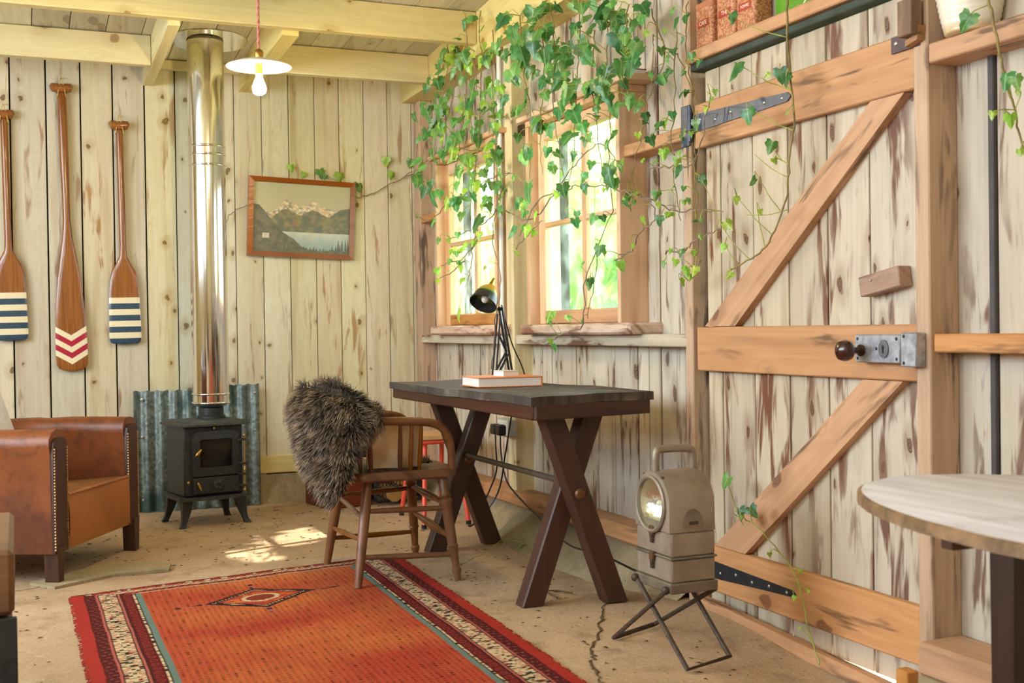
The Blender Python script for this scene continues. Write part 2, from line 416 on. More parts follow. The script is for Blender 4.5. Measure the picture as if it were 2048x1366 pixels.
for a, b in zip([-2.0, -1.4, -.8, -.2, .4, 1.0, 1.6, 1.75, 1.92], [-1.4, -.8, -.2, .4, 1.0, 1.6, 1.75, 1.92, 2.10]): board(a, b, 0, zc(a))
for k, (a, b) in enumerate(zip([2.463, 2.65, 2.85, 3.05, 3.25, 3.45], [2.65, 2.85, 3.05, 3.25, 3.45, 3.66])): board(a, b, 1.93, zc(a))
# dark strip that stands for the gap in the joint right of the door
mb = MB(); mb.box(XB-.012, XB+.004, 2.311, 2.330, .2, 1.70, .002); part('batten', mb, plain('dark_batten', '#4b4648', .7), wall_right)
def rail(y0, y1, z0, z1, mat='greyY', x0=XF, name='rail', x1=XB+.004, b=.004):
    mb = MB(); mb.box(x0, x1, y0, y1, z0, z1, b); return part(name, mb, M_[mat], wall_right)
def stud(y0, y1, z0, z1, mat='greyZ', x0=XF, name='stud', b=.004):
    mb = MB(); mb.box(x0, XB+.004, y0, y1, z0, z1, b); return part(name, mb, M_[mat], wall_right)
stud(2.452, 2.508, -.08, 2.85, 'post', 2.262, 'door_post')
stud(3.651, 3.703, -.05, 2.76, 'post', 2.262, 'door_post')
stud(5.312, 5.40, .12, 2.60, 'pineZ', 2.262)
stud(6.77, 6.885, .12, 2.40, 'post', 2.275)
rail(3.705, 5.31, .924, .972); rail(5.402, 6.768, .924, .972)
rail(3.705, 4.150, 1.684, 1.732, 'warmY', 2.255); rail(6.392, 6.768, 1.652, 1.694, 'warmY', 2.275)
rail(1.0, 2.450, .921, .971, 'warmY'); rail(1.0, 2.450, 1.696, 1.75, 'warmY', 2.262, 'shelf')
rail(2.51, 3.649, 1.948, 1.992, 'warmY', 2.245, 'lintel_shelf')
M_['stop'] = plain('dark_green_stop', '#3d463a', .8)
rail(2.51, 3.649, 1.922, 1.947, 'stop', 2.262, 'gap_shade_strip'); rail(3.60, 3.650, -.02, 1.907, 'stop', 2.325, 'gap_shade_strip')  # dark strips put in as the shade of the gaps above and beside the door
rail(1.0, 2.450, .06, .15, 'warmY', 2.20, 'sole_plate', b=.01)
rail(3.705, 6.88, .13, .20, 'warmY', 2.235, 'sole_plate', b=.012)
rail(5.09, 5.30, 1.955, 2.005, 'darkY', 2.29, 'dark_batten')  # dark strip from the stud towards the window head
mb = MB(); y0, y1 = 2.4, 6.885
mb.prism([(2.20, y1, 2.40), (2.20, y1, zc(y1)-.002), (2.20, y0, zc(y0)-.002), (2.20, y0, 2.44)], (.16, 0, 0)); part('wall_plate', mb, M_['beamY'], wall_right)
def bank(u, v):
    y = 3.70+u*3.19; k = min(1, max(0, (y-3.66)/.5)); k = k*k*(3-2*k)
    ztop = .09+.06*k; j = min(1, max(0, (y-5.1)/.35)); j = j*j*(3-2*j); xo = (.12+.16*k)*(1-.62*j)
    n = noise.noise((y*4, v*3, 5))*.03*k + noise.noise((y*14, v*9, 2))*.008
    x = 2.37 - xo*(1-v)**1.6 - (.03*math.sin(v*3.1)*k) + n - (.06 if v < .99 else 0)
    return (min(x, 2.38), y, -.02 + (ztop+.02)*v + .02*noise.noise((y*3, 7, 1))*v)
rough_bank('concrete_bank', bank, 90, 14, M_['plinth'], wall_right)
mb = MB(); mb.box(2.19, 2.40, 1.0, 2.445, -.08, .062, .012); part('foundation', mb, M_['plinth'], wall_right)
# wires fixed on the stud
mb = MB(); mb.tube([(2.249, 5.425, .56), (2.249, 5.425, 2.46)], .0135, 10); part('conduit', mb, M_['whiteplastic'], wall_right, label='white electric conduit')

# left wall with its two windows, wall behind the camera
mb = MB(); w0, w1 = 2.4, 5.4
mb.box(XL-.12, XL, YF-.1, -.8, -.05, 3.4); mb.box(XL-.12, XL, 1.2, w0, -.05, 3.3); mb.box(XL-.12, XL, -.8, 1.2, -.05, 1.28); mb.box(XL-.12, XL, -.8, 1.2, 2.66, 3.4); mb.box(XL-.12, XL, w1, YB+.1, -.05, 3.0); mb.box(XL-.12, XL, w0, w1, -.05, 1.28); mb.box(XL-.12, XL, w0, w1, 2.66, 3.2)
wall_left = struct('wall_left', mb, M_['pineZ'], 'left wall of pine boards with a long window')
mb = MB(); mb.box(XL-.1, 2.46, YF-.12, YF, -.05, 3.4)
struct('wall_front', mb, M_['pineZ'], 'wall of pine boards behind the camera')

# ceiling
mb = MB(); vs = [(XL-.1, YF-.1), (2.5, YF-.1), (2.5, YB+.12), (XL-.1, YB+.12)]
mb.add([(x, y, zc(y)+.024) for x, y in vs] + [(x, y, zc(y)+.12) for x, y in vs], [(0, 1, 2, 3), (7, 6, 5, 4), (0, 4, 5, 1), (1, 5, 6, 2), (2, 6, 7, 3), (3, 7, 4, 0)])
ceiling = struct('ceiling', mb, M_['backing'], 'sloping ceiling of pale boards on yellow pine beams')
x = XL
while x < 2.36:
    w = .178; g = .002; x1 = min(x+w, 2.36)
    mb = MB(); y0, y1 = YF, YB
    if x1 < -1.2: y0 = 1.0
    b = [(x+g, y0), (x1-g, y0), (x1-g, y1), (x+g, y1)]; dz = random.uniform(-.001, .002)
    mb.add([(a, c, zc(c)+dz) for a, c in b] + [(a, c, zc(c)+.02) for a, c in b], [(3, 2, 1, 0), (4, 5, 6, 7), (0, 1, 5, 4), (1, 2, 6, 5), (2, 3, 7, 6), (3, 0, 4, 7)])
    part('ceiling_board', mb, M_['ceil'], ceiling); x = x1
def beam(x0, x1, y, h=.16, d=.06, mat='beamX', name='beam'):
    z1 = zc(y)-.001; mb = MB(); mb.box(x0, x1, y, y+d, z1-h, z1-.004, .004); return part(name, mb, M_[mat], ceiling)
beam(XL, 2.2, 5.60, .167); beam(XL, .672, 6.40); beam(1.292, 2.2, 6.36)
beam(.73, 1.208, 6.80, .055, .05)
for yy in (4.2, 2.8, 1.4, 0.0, -1.2): beam(XL, 2.2, yy, .167)
for xa, xb in ((.674, .728), (1.21, 1.29)):
    mb = MB(); b0, b1 = 5.66, 6.888
    mb.prism([(xa, b0, 2.445), (xa, b1, 2.405), (xa, b1, zc(b1)-.003), (xa, b0, zc(b0)-.003)], (xb-xa, 0, 0)); part('rafter', mb, M_['beamY'], ceiling)

# ------------------------------------------------------------------ windows of the right wall
def glass(name, haze=1.0):
    t = NT(name); tr = t.new('ShaderNodeBsdfTransparent'); tr.inputs[0].default_value = (.97, .99, .97, 1)
    gl = t.new('ShaderNodeBsdfGlossy'); gl.inputs['Roughness'].default_value = .03
    mx = t.new('ShaderNodeMixShader'); fr = t.new('ShaderNodeLayerWeight'); fr.inputs[0].default_value = .5
    t.l.new(t.math('MULTIPLY_ADD', t.math('POWER', fr.outputs['Facing'], 4.0), .4, .02), mx.inputs[0]); t.l.new(tr.outputs[0], mx.inputs[1]); t.l.new(gl.outputs[0], mx.inputs[2])
    df = t.new('ShaderNodeBsdfTranslucent'); df.inputs[0].default_value = (.9, .95, .9, 1)
    m2 = t.new('ShaderNodeMixShader'); n = t.noise(t.obj(), 9, 4); t.l.new(t.rng(n, .35, .8, .02*haze, .20*haze), m2.inputs[0])
    t.l.new(mx.outputs[0], m2.inputs[1]); t.l.new(df.outputs[0], m2.inputs[2]); t.l.new(m2.outputs[0], t.out.inputs[0]); return t.m
M_['glass'] = glass('dusty_window_glass')
def window(n, y0, y1, zb, zt, ym, zm, label):
    """box frame y0..y1, sash inside it with two by two panes"""
    mb = MB(); mb.box(2.235, 2.40, y0, y1, zt-.002, zt+.026, .003)
    w = struct('window_%d' % n, mb, M_['orangeY'], label)
    for a, b in ((y0, y0+.03), (y1-.03, y1)):
        mb = MB(); mb.box(2.235, 2.40, a, b, zb, zt-.003, .003); part('jamb', mb, M_['orangeZ'], w)
    s0, s1 = y0+.031, y1-.031; st = .062; xs0, xs1 = 2.285, 2.33
    for a, b in ((s0, s0+st), (s1-st, s1)):
        mb = MB(); mb.box(xs0, xs1, a, b, zb+.001, zt-.004, .006); part('stile', mb, M_['orangeZ'], w)
    mb = MB(); mb.box(xs0, xs1, s0+st, s1-st, zt-.075, zt-.005, .006); part('top_rail', mb, M_['orangeY'], w)
    mb = MB(); mb.box(xs0, xs1, s0+st, s1-st, zb+.002, zb+.065, .006); part('bottom_rail', mb, M_['warmY'], w)
    mb = MB(); mb.box(xs0+.004, xs1-.008, ym-.018, ym+.018, zb+.065, zt-.075, .006); part('glazing_bar', mb, M_['orangeZ'], w)
    for a, b in ((s0+st, ym-.018), (ym+.018, s1-st)):
        mb = MB(); mb.box(xs0+.006, xs1-.01, a, b, zm-.012, zm+.012, .005); part('glazing_bar', mb, M_['orangeY'], w)
        for c, d in ((zb+.065, zm-.012), (zm+.012, zt-.075)):
            mb = MB(); mb.box(2.314, 2.317, a, b, c, d); part('pane', mb, M_['glass'], w)
    mb = MB(); mb.box(2.205, 2.40, y0-.115, y1+.03, .972, zb+.001, .01); part('window_sill', mb, M_['sill'], w)
    mb = MB(); mb.box(2.215, 2.36, y0-.09, y1+.06, zt+.027, zt+.052, .003); part('head_board', mb, M_['orangeY'], w)
    return w
window(2, 4.148, 5.082, 1.018, 1.955, 4.585, 1.485, 'four-pane window nearer the door with a peeling sill')
window(1, 5.46, 6.392, 1.022, 1.955, 5.895, 1.485, 'four-pane window by the corner behind the desk lamp')
mb = MB(); mb.box(XL-.10, XL-.02, 2.4, 2.46, 1.28, 2.66); mb.box(XL-.10, XL-.02, 5.34, 5.4, 1.28, 2.66); mb.box(XL-.10, XL-.02, 3.87, 3.93, 1.28, 2.66); mb.box(XL-.10, XL+.05, 2.4, 5.4, 1.25, 1.285)
struct('window_3', mb, M_['pineZ'], 'long window of the left wall')
mb = MB(); mb.box(XL-.10, XL-.02, -.8, -.74, 1.28, 2.66); mb.box(XL-.10, XL-.02, 1.14, 1.2, 1.28, 2.66); mb.box(XL-.10, XL+.05, -.8, 1.2, 1.25, 1.285)
struct('window_4', mb, M_['pineZ'], 'shorter window of the left wall')

# ------------------------------------------------------------------ plank door
D0, D1 = 2.512, 3.634
mb = MB(); mb.box(XD+.020, XD+.024, D0+.02, 3.598, .02, 1.90)
door = struct('door_1', mb, M_['backing'], 'ledged and braced plank door with iron strap hinges')
for a, b in zip([D0, 2.735, 2.929, 3.126, 3.321, 3.519], [2.735, 2.929, 3.126, 3.321, 3.519, 3.612]):
    mb = MB(); mb.box(XD+random.uniform(-.001, .001), XD+.02, a+.0032, b-.0032, -.022, 1.918, .002); part('plank', mb, M_['door'], door)
for z0, z1 in ((1.642, 1.80), (.840, .998), (.057, .22)):
    mb = MB(); mb.box(2.268, XD-.001, D0-.004, D1, z0, z1, .004); part('ledge', mb, M_['warmY'], door)
t_ = M_['warmY']
def brace(pts):
    c = sum((V((0, *p)) for p in pts), V((0, 0, 0)))/4
    d = (V((0, *pts[3]))-V((0, *pts[0]))).normalized(); ang = math.atan2(d.z, d.y)
    W['tmp_brace'] = Matrix.Translation(c) @ Matrix.Rotation(ang, 4, 'X')
    inv = W['tmp_brace'].inverted(); q = [inv @ V((0, *p)) for p in pts]
    mb = MB(); mb.prism([(2.270, p.y, p.z) for p in q], (XD-2.271, 0, 0))
    class F: name = 'tmp_brace'
    part('brace', mb, M_['warmY'], door, frame=F)
brace([(3.582, 1.0), (3.392, 1.0), (2.552, 1.640), (2.692, 1.640)])
brace([(3.534, .222), (3.348, .222), (2.570, .838), (2.738, .838)])
def strap(y0, za0, za1, y1, zb0, zb1, mat, nails):
    mb = MB(); mb.prism([(2.262, y0, za0), (2.262, y0, za1), (2.262, y1+.02, zb1), (2.262, y1, (zb0+zb1)/2), (2.262, y1+.02, zb0)], (.0055, 0, 0))
    h = part('strap_hinge', mb, mat, door)
    mb = MB(); mb.box(2.255, 2.2615, 3.648, 3.706, za0-.045, za1+.04, .002); part('hinge_plate', mb, mat, h)
    mb = MB(); mb.tube([(2.255, 3.642, za0-.03), (2.255, 3.642, za1+.03)], .008, 10); part('hinge_pin', mb, mat, h)
    for k in range(nails):
        f = .08+.84*k/(nails-1); y = y0+(y1-y0)*f; z = (za0+za1)/2+((zb0+zb1)/2-(za0+za1)/2)*f
        mb = MB(); mb.ball((2.262, y, z+.008*(-1)**k*(1-f)), .006, 8, 5, (.5, 1, 1)); part('screw', mb, M_['zinc'], h)
strap(3.632, 1.700, 1.765, 3.055, 1.711, 1.740, M_['blue_steel'], 6)
strap(3.632, .100, .168, 3.060, .132, .152, M_['black_iron'], 6)
# rim lock with keeper and knob
mb = MB(); mb.box(2.232, 2.267, 2.537, 2.725, .890, .970, .003); lock = part('rim_lock', mb, M_['steel'], door, label='worn steel rim lock case')
mb = MB(); mb.lathe([(.0, 0), (.020, 0), (.020, .004), (.0, .004)], 20, Matrix.Translation((2.232, 2.600, .930)) @ Matrix.Rotation(-math.pi/2, 4, 'Y') @ Matrix.Scale(1.3, 4, (1, 0, 0))); part('escutcheon', mb, plain('dull_escutcheon', '#73777c', .4, .6), lock)
mb = MB(); mb.ball((2.2275, 2.600, .936), .0055, 10, 6, (.3, 1, 1)); mb.box(2.2265, 2.2285, 2.5975, 2.6025, .918, .936); part('keyhole', mb, M_['blackplastic'], lock)
for yy, zz in ((2.712, .958), (2.712, .902), (2.55, .958), (2.55, .902), (2.632, .93)):
    mb = MB(); mb.ball((2.232, yy, zz), .005, 8, 5, (.5, 1, 1)); part('screw', mb, M_['black_iron'], lock)
mb = MB(); mb.lathe([(.0, 0), (.017, 0), (.017, .006), (.010, .010), (.009, .030), (.016, .036), (.028, .046), (.031, .060), (.027, .074), (.014, .083), (.0, .085)], 24, Matrix.Translation((2.232, 2.695, .925)) @ Matrix.Rotation(-math.pi/2, 4, 'Y')); part('door_knob', mb, M_['knobbrown'], lock, label='dark brown round door knob')
# cill batten and end block at the foot of the door
mb = MB(); vs = [(2.520, -.020), (3.57, .034)]
mb.add([(x, y, z+dz) for y, z in vs for x in (2.232, 2.262) for dz in (-.045, 0)], [(0, 1, 3, 2), (4, 6, 7, 5), (0, 4, 5, 1), (2, 3, 7, 6), (1, 5, 7, 3), (0, 2, 6, 4)])
tag(part('trim_1', mb, M_['warmY']), 'low wooden batten along the foot of the door', None, None, 'structure')
mb = MB(); mb.box(2.225, 2.265, 2.512, 2.560, -.075, .045, .003); tag(part('trim_2', mb, M_['warmZ']), 'small end block at the right foot of the door', None, None, 'structure')
# keeper on the post
mb = MB(); mb.box(2.226, 2.2615, 2.468, 2.528, .882, .975, .003); k_ = part('lock_keeper', mb, M_['steel'], wall_right)
for zz in (.892, .965):
    mb = MB(); mb.ball((2.226, 2.515, zz), .005, 8, 5, (.5, 1, 1)); part('screw', mb, M_['black_iron'], k_)
# wooden block nailed askew on the door
tb = thing('wooden_block', 'small weathered wooden block nailed askew on the plank door above the lock', 'wood block', (2.277, 2.645, 1.12))
W[tb.name] = Matrix.Translation((2.277, 2.645, 1.12)) @ Matrix.Rotation(math.radians(-9), 4, 'X'); tb.matrix_basis = W[tb.name]
mb = MB(); mb.box(-.024, .022, -.085, .085, -.029, .029, .003); part('block', mb, wood('block_wood', '#a68a76', '#8a6c58', '#5c4436', 'Y', None, .3, '#55403a', .5), tb, tb)
mb = MB(); mb.ball((-.025, .03, .01), .004, 8, 5); part('nail', mb, M_['zinc'], tb, tb)
# latch at the top of the door: iron plate and turning block
tl = thing('door_latch', 'dark iron latch plate with turning wooden block at the top of the door', 'latch', (2.25, 2.53, 1.76))
mb = MB(); mb.box(2.260, 2.267, 2.478, 2.592, 1.752, 1.798, .001); part('plate', mb, plain('rusty_iron', '#5a4a4c', .5, .4), tl)
mb = MB(); mb.prism([(2.235, 2.508, 1.752), (2.235, 2.462, 1.762), (2.235, 2.455, 1.80), (2.235, 2.470, 1.80), (2.235, 2.478, 1.775), (2.235, 2.508, 1.768)], (.026, 0, 0)); part('catch', mb, wood('catch_wood', '#a8794e', '#8a5c36', '#5a3a20', 'Y', None, .2), tl)
mb = MB(); mb.box(2.212, 2.250, 2.458, 2.512, 1.775, 1.872, .002); part('turn_block', mb, wood('latch_wood', '#8a6a4c', '#6e5038', '#4a3424', 'Z', None, .2), tl)
mb = MB(); mb.ball((2.26, 2.572, 1.778), .007, 10, 6, (.5, 1, 1)); part('bolt', mb, M_['zinc'], tl)
# ------------------------------------------------------------------ desk
t = thing('desk', 'heavy dark wooden desk with crossed trestle legs by the right wall', 'desk', (1.85, 4.38, 0))
def topz(x, y): return .752 + .006*noise.noise((x*5, y*3, 2)) + .004*math.sin(y*2.2)
def dtop(u, v):
    e = .008*noise.noise((u*9, v*12, 5))
    x = 1.585 + u*.53 + (e if u in (0, 1) else 0) + .02*(1-v)*(1-u)*0; y = 3.585 + v*1.62 + (e if v in (0, 1) else 0) + .10*u*(1-v)
    return (x, y, topz(x, y)+.014)
mb = MB(); nu, nv = 24, 50
mb.grid(dtop, nu, nv); top = mb.v[:]
ring = [i for i in range(nu+1)] + [(j*(nu+1)+nu) for j in range(1, nv+1)] + [nv*(nu+1)+i for i in range(nu-1, -1, -1)] + [j*(nu+1) for j in range(nv-1, 0, -1)]
o = len(mb.v); mb.v += [(top[i][0], top[i][1], top[i][2]-.030) for i in ring]; n = len(ring)
mb.f += [(ring[i], o+i, o+(i+1) % n, ring[(i+1) % n]) for i in range(n)] + [tuple(o+i for i in range(n))]
tt = NT('worn_desk_top'); v = tt.obj(); x, y, z = tt.sep(v)
g = tt.noise(tt.comb(tt.math('MULTIPLY', x, 40), tt.math('MULTIPLY', y, 3), z), 1, 4); b = tt.noise(v, 4, 4)
c = tt.mix(tt.rng(g, .3, .7), C('#2b2420'), C('#524840')); c = tt.mix(tt.rng(b, .55, .7), c, C('#7d7064')); c = tt.mix(tt.math('MULTIPLY', tt.rng(tt.noise(v, 11, 3), .66, .72), .8), c, C('#a06a45'))
tt.bump(tt.math('ADD', g, b), .5, .01); M_['desktop'] = tt.fin(c, .6)
part('tabletop', mb, M_['desktop'], t, ang=50)
mb = MB(); mb.box(1.595, 1.635, 3.60, 5.19, .690, .744, .005); part('apron', mb, M_['darkY'], t)
mb = MB(); mb.box(2.065, 2.105, 3.70, 5.19, .690, .744, .005); part('apron', mb, M_['darkY'], t)
mb = MB(); mb.bar((1.60, 3.605, .716), (2.10, 3.705, .716), .035, .054, b=.004); part('apron', mb, M_['darkX'], t)
mb = MB(); mb.box(1.64, 2.06, 5.15, 5.19, .690, .744, .005); part('apron', mb, M_['darkX'], t)
def xleg(xa, xb, y, w=.088, d=.07):
    mb = MB(); mb.bar((xa, y, 0), (xb, y, .700), w, d, up=(0, 1, 0), b=.006)
    for i, p in enumerate(mb.v):                       # cut the ends level
        if p[2] < .03: mb.v[i] = (p[0], p[1], 0.0)
        if p[2] > .67: mb.v[i] = (p[0], p[1], .692)
    return mb
for yy, d0 in ((3.83, 0), (5.03, .03)):
    sg = 1 if yy < 4 else -1
    part('leg', xleg(1.69+d0, 1.95+d0, yy+.036*sg, .092), M_['darkZ'], t); part('leg', xleg(2.00+d0, 1.745+d0, yy-.036*sg, .092), M_['darkZ'], t)
    mb = MB(); mb.lathe([(.0, 0), (.020, 0), (.022, .004), (.016, .012), (.0, .015)], 14, Matrix.Translation((1.848+d0, yy-.072, .405)) @ Matrix.Rotation(math.pi/2, 4, 'X')); part('bolt', mb, plain('rusty_bolt', '#6b4a30', .5, .5), t)
mb = MB(); mb.tube([(1.86, 3.80, .43), (1.875, 5.06, .43)], .0125, 10); part('stretcher', mb, plain('stretcher_iron', '#5c4f40', .5, .3), t)

# ------------------------------------------------------------------ book, box and desk lamp on the desk
def deskz(x, y): return topz(x, y)+.014
bz = max(deskz(1.70+.03*i, 4.32+.03*j) for i in range(10) for j in range(10))+.001
t = thing('book', 'thick orange-covered book lying on the desk', 'book', (1.835, 4.45, bz), math.radians(-4))
M_['orangecover'] = plain('orange_cover', '#e08a50', .5, 0, .06); tp = NT('page_block'); v = tp.obj(); x, y, z = tp.sep(v)
M_['pages'] = tp.fin(tp.mix(tp.rng(tp.noise(tp.comb(0.0, 0.0, tp.math('MULTIPLY', z, 600)), 1, 2), .3, .7), C('#efe9e4'), C('#d6ccc8')), .8)
mb = MB(); mb.box(-.137, .137, -.118, .118, 0, .004, .001); part('cover', mb, M_['orangecover'], t, t)
mb = MB(); mb.box(-.133, .131, -.114, .114, .004, .036); part('pages', mb, M_['pages'], t, t)
mb = MB(); mb.box(-.137, .137, -.118, .118, .036, .040, .001); part('cover', mb, M_['orangecover'], t, t)
mb = MB(); mb.box(.131, .137, -.118, .118, .004, .036); part('spine', mb, M_['orangecover'], t, t)
t = thing('small_box', 'little white card box lying on the orange book', 'box', (1.850, 4.435, bz+.0402), math.radians(8))
mb = MB(); mb.box(-.036, .036, -.04, .04, 0, .018, .001); part('box', mb, plain('white_card', '#ece8e4', .6, 0, .04), t, t)
mb = MB(); mb.box(-.0368, .0368, -.0408, .0408, .0181, .023, .001); part('lid', mb, plain('grey_card', '#cfcac6', .5, 0, .06), t, t)

lx, ly = 1.985, 4.80; lz = max(deskz(lx+.08*math.cos(a), ly+.08*math.sin(a)) for a in range(12))
t = thing('desk_lamp', 'black jointed desk lamp with bell shade standing behind the book', 'lamp', (lx, ly, lz))
mb = MB(); mb.lathe([(0, 0), (.085, 0), (.085, .016), (.07, .026), (.02, .030), (0, .031)], 28, c=(lx, ly, lz+.002)); part('base', mb, M_['blackplastic'], t)
e0 = V((lx, ly, lz+.03))
def lp(x, y, Y): return py(x, y, Y)
# arms traced on the plane y = 4.80
A0, A1 = lp(987, 748, 4.80), lp(1022, 748, 4.80)
hd = lp(996, 624, 4.80)
M_['lampmetal'] = plain('lamp_dark_metal', '#3a3d44', .3, .7)
for a, b, dy in (((985, 750), (995, 628), .018), ((992, 750), (1001, 628), -.014)):
    mb = MB(); mb.tube([lp(*a, 4.80+dy), lp(*b, 4.80+dy)], .0042, 8); part('arm', mb, M_['lampmetal'], t)
for a, b, dy in (((1019, 748), (999, 622), .018), ((1025, 748), (1004, 614), -.014)):
    mb = MB(); mb.tube([lp(*a, 4.80+dy), lp(*b, 4.80+dy)], .0055, 8); part('arm', mb, M_['lampmetal'], t)
for a, b in (((990, 745), (1013, 703)), ((1013, 703), (997, 668)), ((997, 748), (1016, 708))):
    mb = MB(); mb.tube([lp(*a, 4.80), lp(*b, 4.80)], .0055, 8); part('strut', mb, M_['lampmetal'], t)
hc = lp(966, 608, 4.78); ax = (lp(988, 556, 4.80)-lp(963, 612, 4.74)).normalized()
q = V((0, 0, 1)).rotation_difference(ax).to_matrix().to_4x4(); HM = Matrix.Translation(hc) @ q
ts = NT('lamp_shade_enamel'); x, y, z = ts.sep(ts.obj(False))
M_['lampshade'] = ts.fin(ts.ramp(ts.math('MULTIPLY_ADD', z, 8.0, .5), [(.0, C('#2a2a2e')), (.42, C('#3a3630')), (.50, C('#8f9a3a')), (.66, C('#c9922c')), (.9, C('#d98a2c'))]), .22, .25)
mb = MB(); pr = [(.063, 0), (.060, .02), (.052, .05), (.040, .078), (.026, .098), (.015, .105), (.014, .103), (.024, .094), (.037, .075), (.049, .048), (.057, .02), (.060, .001)]
mb.lathe(pr, 32); mb.f = mb.f[:-2]; k = len(pr); mb.f += [((k-1)*32+i, (k-1)*32+(i+1) % 32, (i+1) % 32, i) for i in range(32)]
W['lampframe'] = HM
class LF: name = 'lampframe'
part('shade', mb, M_['lampshade'], t, frame=LF)
mb = MB(); mb.lathe([(0, .104), (.014, .104), (.013, .120), (.009, .124), (.009, .140), (.005, .150), (0, .151)], 14); part('cap', mb, M_['brass'], t, frame=LF)
mb = MB(); mb.ball((0, 0, .035), .020, 14, 8, (1, 1, 1.3)); mb.tube([(0, 0, .055), (0, 0, .10)], .011, 10); part('bulb', mb, plain('unlit_bulb', '#ddd6c4', .15), t, frame=LF)
mb = MB(); mb.ball(lp(999, 618, 4.80), .011, 10, 6); part('joint', mb, M_['lampmetal'], t)
mb = MB(); mb.tube(spline([lp(1003, 610, 4.8), lp(1012, 645, 4.82), lp(1025, 690, 4.86), lp(1043, 730, 4.9), lp(1050, 752, 4.9)], 6), .003, 6); part('cord', mb, M_['blackplastic'], t)

# ------------------------------------------------------------------ socket, plugs and flex
t = thing('power_socket', 'grey double wall socket on the stud under the desk', 'socket', (2.258, 5.36, .50))
mb = MB(); mb.box(2.215, 2.261, 5.285, 5.43, .465, .555, .006); part('box', mb, M_['greyplastic'], t)
mb = MB(); mb.box(2.211, 2.216, 5.292, 5.423, .472, .548, .002); part('face_plate', mb, M_['whiteplastic'], t)
for i, (yy, sh) in enumerate(((5.40, 'left'), (5.335, 'right'))):
    t = thing('plug', 'black mains plug, %s one of the two in the wall socket' % sh, 'plug', (2.19, yy, .50))
    mb = MB(); mb.box(2.172, 2.210, yy-.026, yy+.026, .475, .528, .006); part('body', mb, M_['blackplastic'], t)
    f = [(2.190, yy, .472), (2.19, yy-.005, .40), (2.195, yy+(-.03 if i else .0), .30)] + ([(2.18, 5.20, .24), (2.17, 4.95, .17), (2.12, 4.6, .13), (2.07, 4.3, .11), (2.07, 4.02, .12), (2.09, 3.80, .10), (2.05, 3.55, .115), (2.00, 3.38, .13), (1.96, 3.25, .20)] if i else [(2.17, 5.43, .2), (2.08, 5.42, .04), (2.04, 5.40, .03), (2.06, 5.33, .06), (2.15, 5.28, .2), (2.16, 5.2, .4), (2.155, 5.1, .60), (2.15, 5.0, .74)])
    mb = MB(); mb.tube(spline(f, 7), .0042, 7); part('flex', mb, M_['blackplastic'], t)

# ------------------------------------------------------------------ armchair (dark smoker's bow) facing the desk
t = thing('wooden_armchair', 'dark bow-back wooden armchair with turned legs and spindles at the desk', 'chair', (1.40, 4.64, 0))
def seatpt(u, v, z):
    return None
def rr(cx, cy, hx, hy, r, n=6):
    p = []
    for (sx, sy, a0) in ((1, 1, 0), (-1, 1, 90), (-1, -1, 180), (1, -1, 270)):
        for k in range(n+1):
            a = math.radians(a0+90*k/n); p.append((cx+sx*(hx-r)+r*math.cos(a), cy+sy*(hy-r)+r*math.sin(a)))
    return p
mb = MB(); ol = rr(1.405, 4.655, .225, .265, .07)
lay = [(.96, .408), (1.0, .416), (1.0, .436), (.975, .446)]; n = len(ol); vs = []
for s, z in lay: vs += [(1.405+(x-1.405)*s, 4.655+(y-4.655)*s, z) for x, y in ol]
fs = [(j*n+i, j*n+(i+1) % n, (j+1)*n+(i+1) % n, (j+1)*n+i) for j in range(3) for i in range(n)] + [tuple(range(n-1, -1, -1))]
ins = [(1.405+(x-1.405)*.8, 4.655+(y-4.655)*.8, .438) for x, y in ol]; o = len(vs); vs += ins
fs += [(3*n+i, 3*n+(i+1) % n, o+(i+1) % n, o+i) for i in range(n)] + [tuple(o+i for i in range(n))]
mb.add(vs, fs); part('seat', mb, M_['elmY'], t)
def turned(p0, p1, prof):
    p0, p1 = V(p0), V(p1); mb = MB(); mb.tube([p0.lerp(p1, a) for a, r in prof], [r for a, r in prof], 12); return mb
plainleg = [(0, .0145), (.1, .017), (.45, .021), (.7, .022), (.9, .018), (1, .014)]
ringleg = [(0, .012), (.03, .014), (.05, .014), (.07, .019), (.10, .020), (.115, .014), (.13, .0145), (.30, .019), (.315, .024), (.33, .019), (.36, .020), (.70, .022), (.72, .027), (.745, .027), (.76, .020), (.78, .026), (.80, .02), (.95, .022), (1, .016)]
feet = {'bn': (1.189, 4.362), 'bf': (1.196, 4.885), 'fn': (1.608, 4.385), 'ff': (1.615, 4.945)}
tops = {'bn': (1.265, 4.46), 'bf': (1.265, 4.85), 'fn': (1.565, 4.445), 'ff': (1.565, 4.86)}
LG = {}
for k in feet:
    z0 = 0.010 if k == 'bn' else 0.0
    LG[k] = (V((*feet[k], z0)), V((*tops[k], .425)))
    part('leg', turned(LG[k][0], LG[k][1], ringleg if k[0] == 'f' else plainleg), M_['elmZ'], t)
def between(a, b, za, zb, r=.0105, fat=0):
    A = LG[a][0].lerp(LG[a][1], za/.425); B = LG[b][0].lerp(LG[b][1], zb/.425); mb = MB()
    mb.tube([A.lerp(B, s) for s in (0, .15, .5, .85, 1)], [r*.8, r, r*(1.15+fat), r, r*.8], 10); part('stretcher', mb, M_['elmX'], t)
between('bn', 'fn', .115, .10); between('bn', 'fn', .29, .285); between('bf', 'ff', .12, .11); between('bf', 'ff', .30, .31)
between('bn', 'bf', .18, .165, .009); between('bn', 'bf', .26, .30, .009); between('fn', 'ff', .165, .20, .011, .5); between('fn', 'ff', .30, .32, .011, .5)
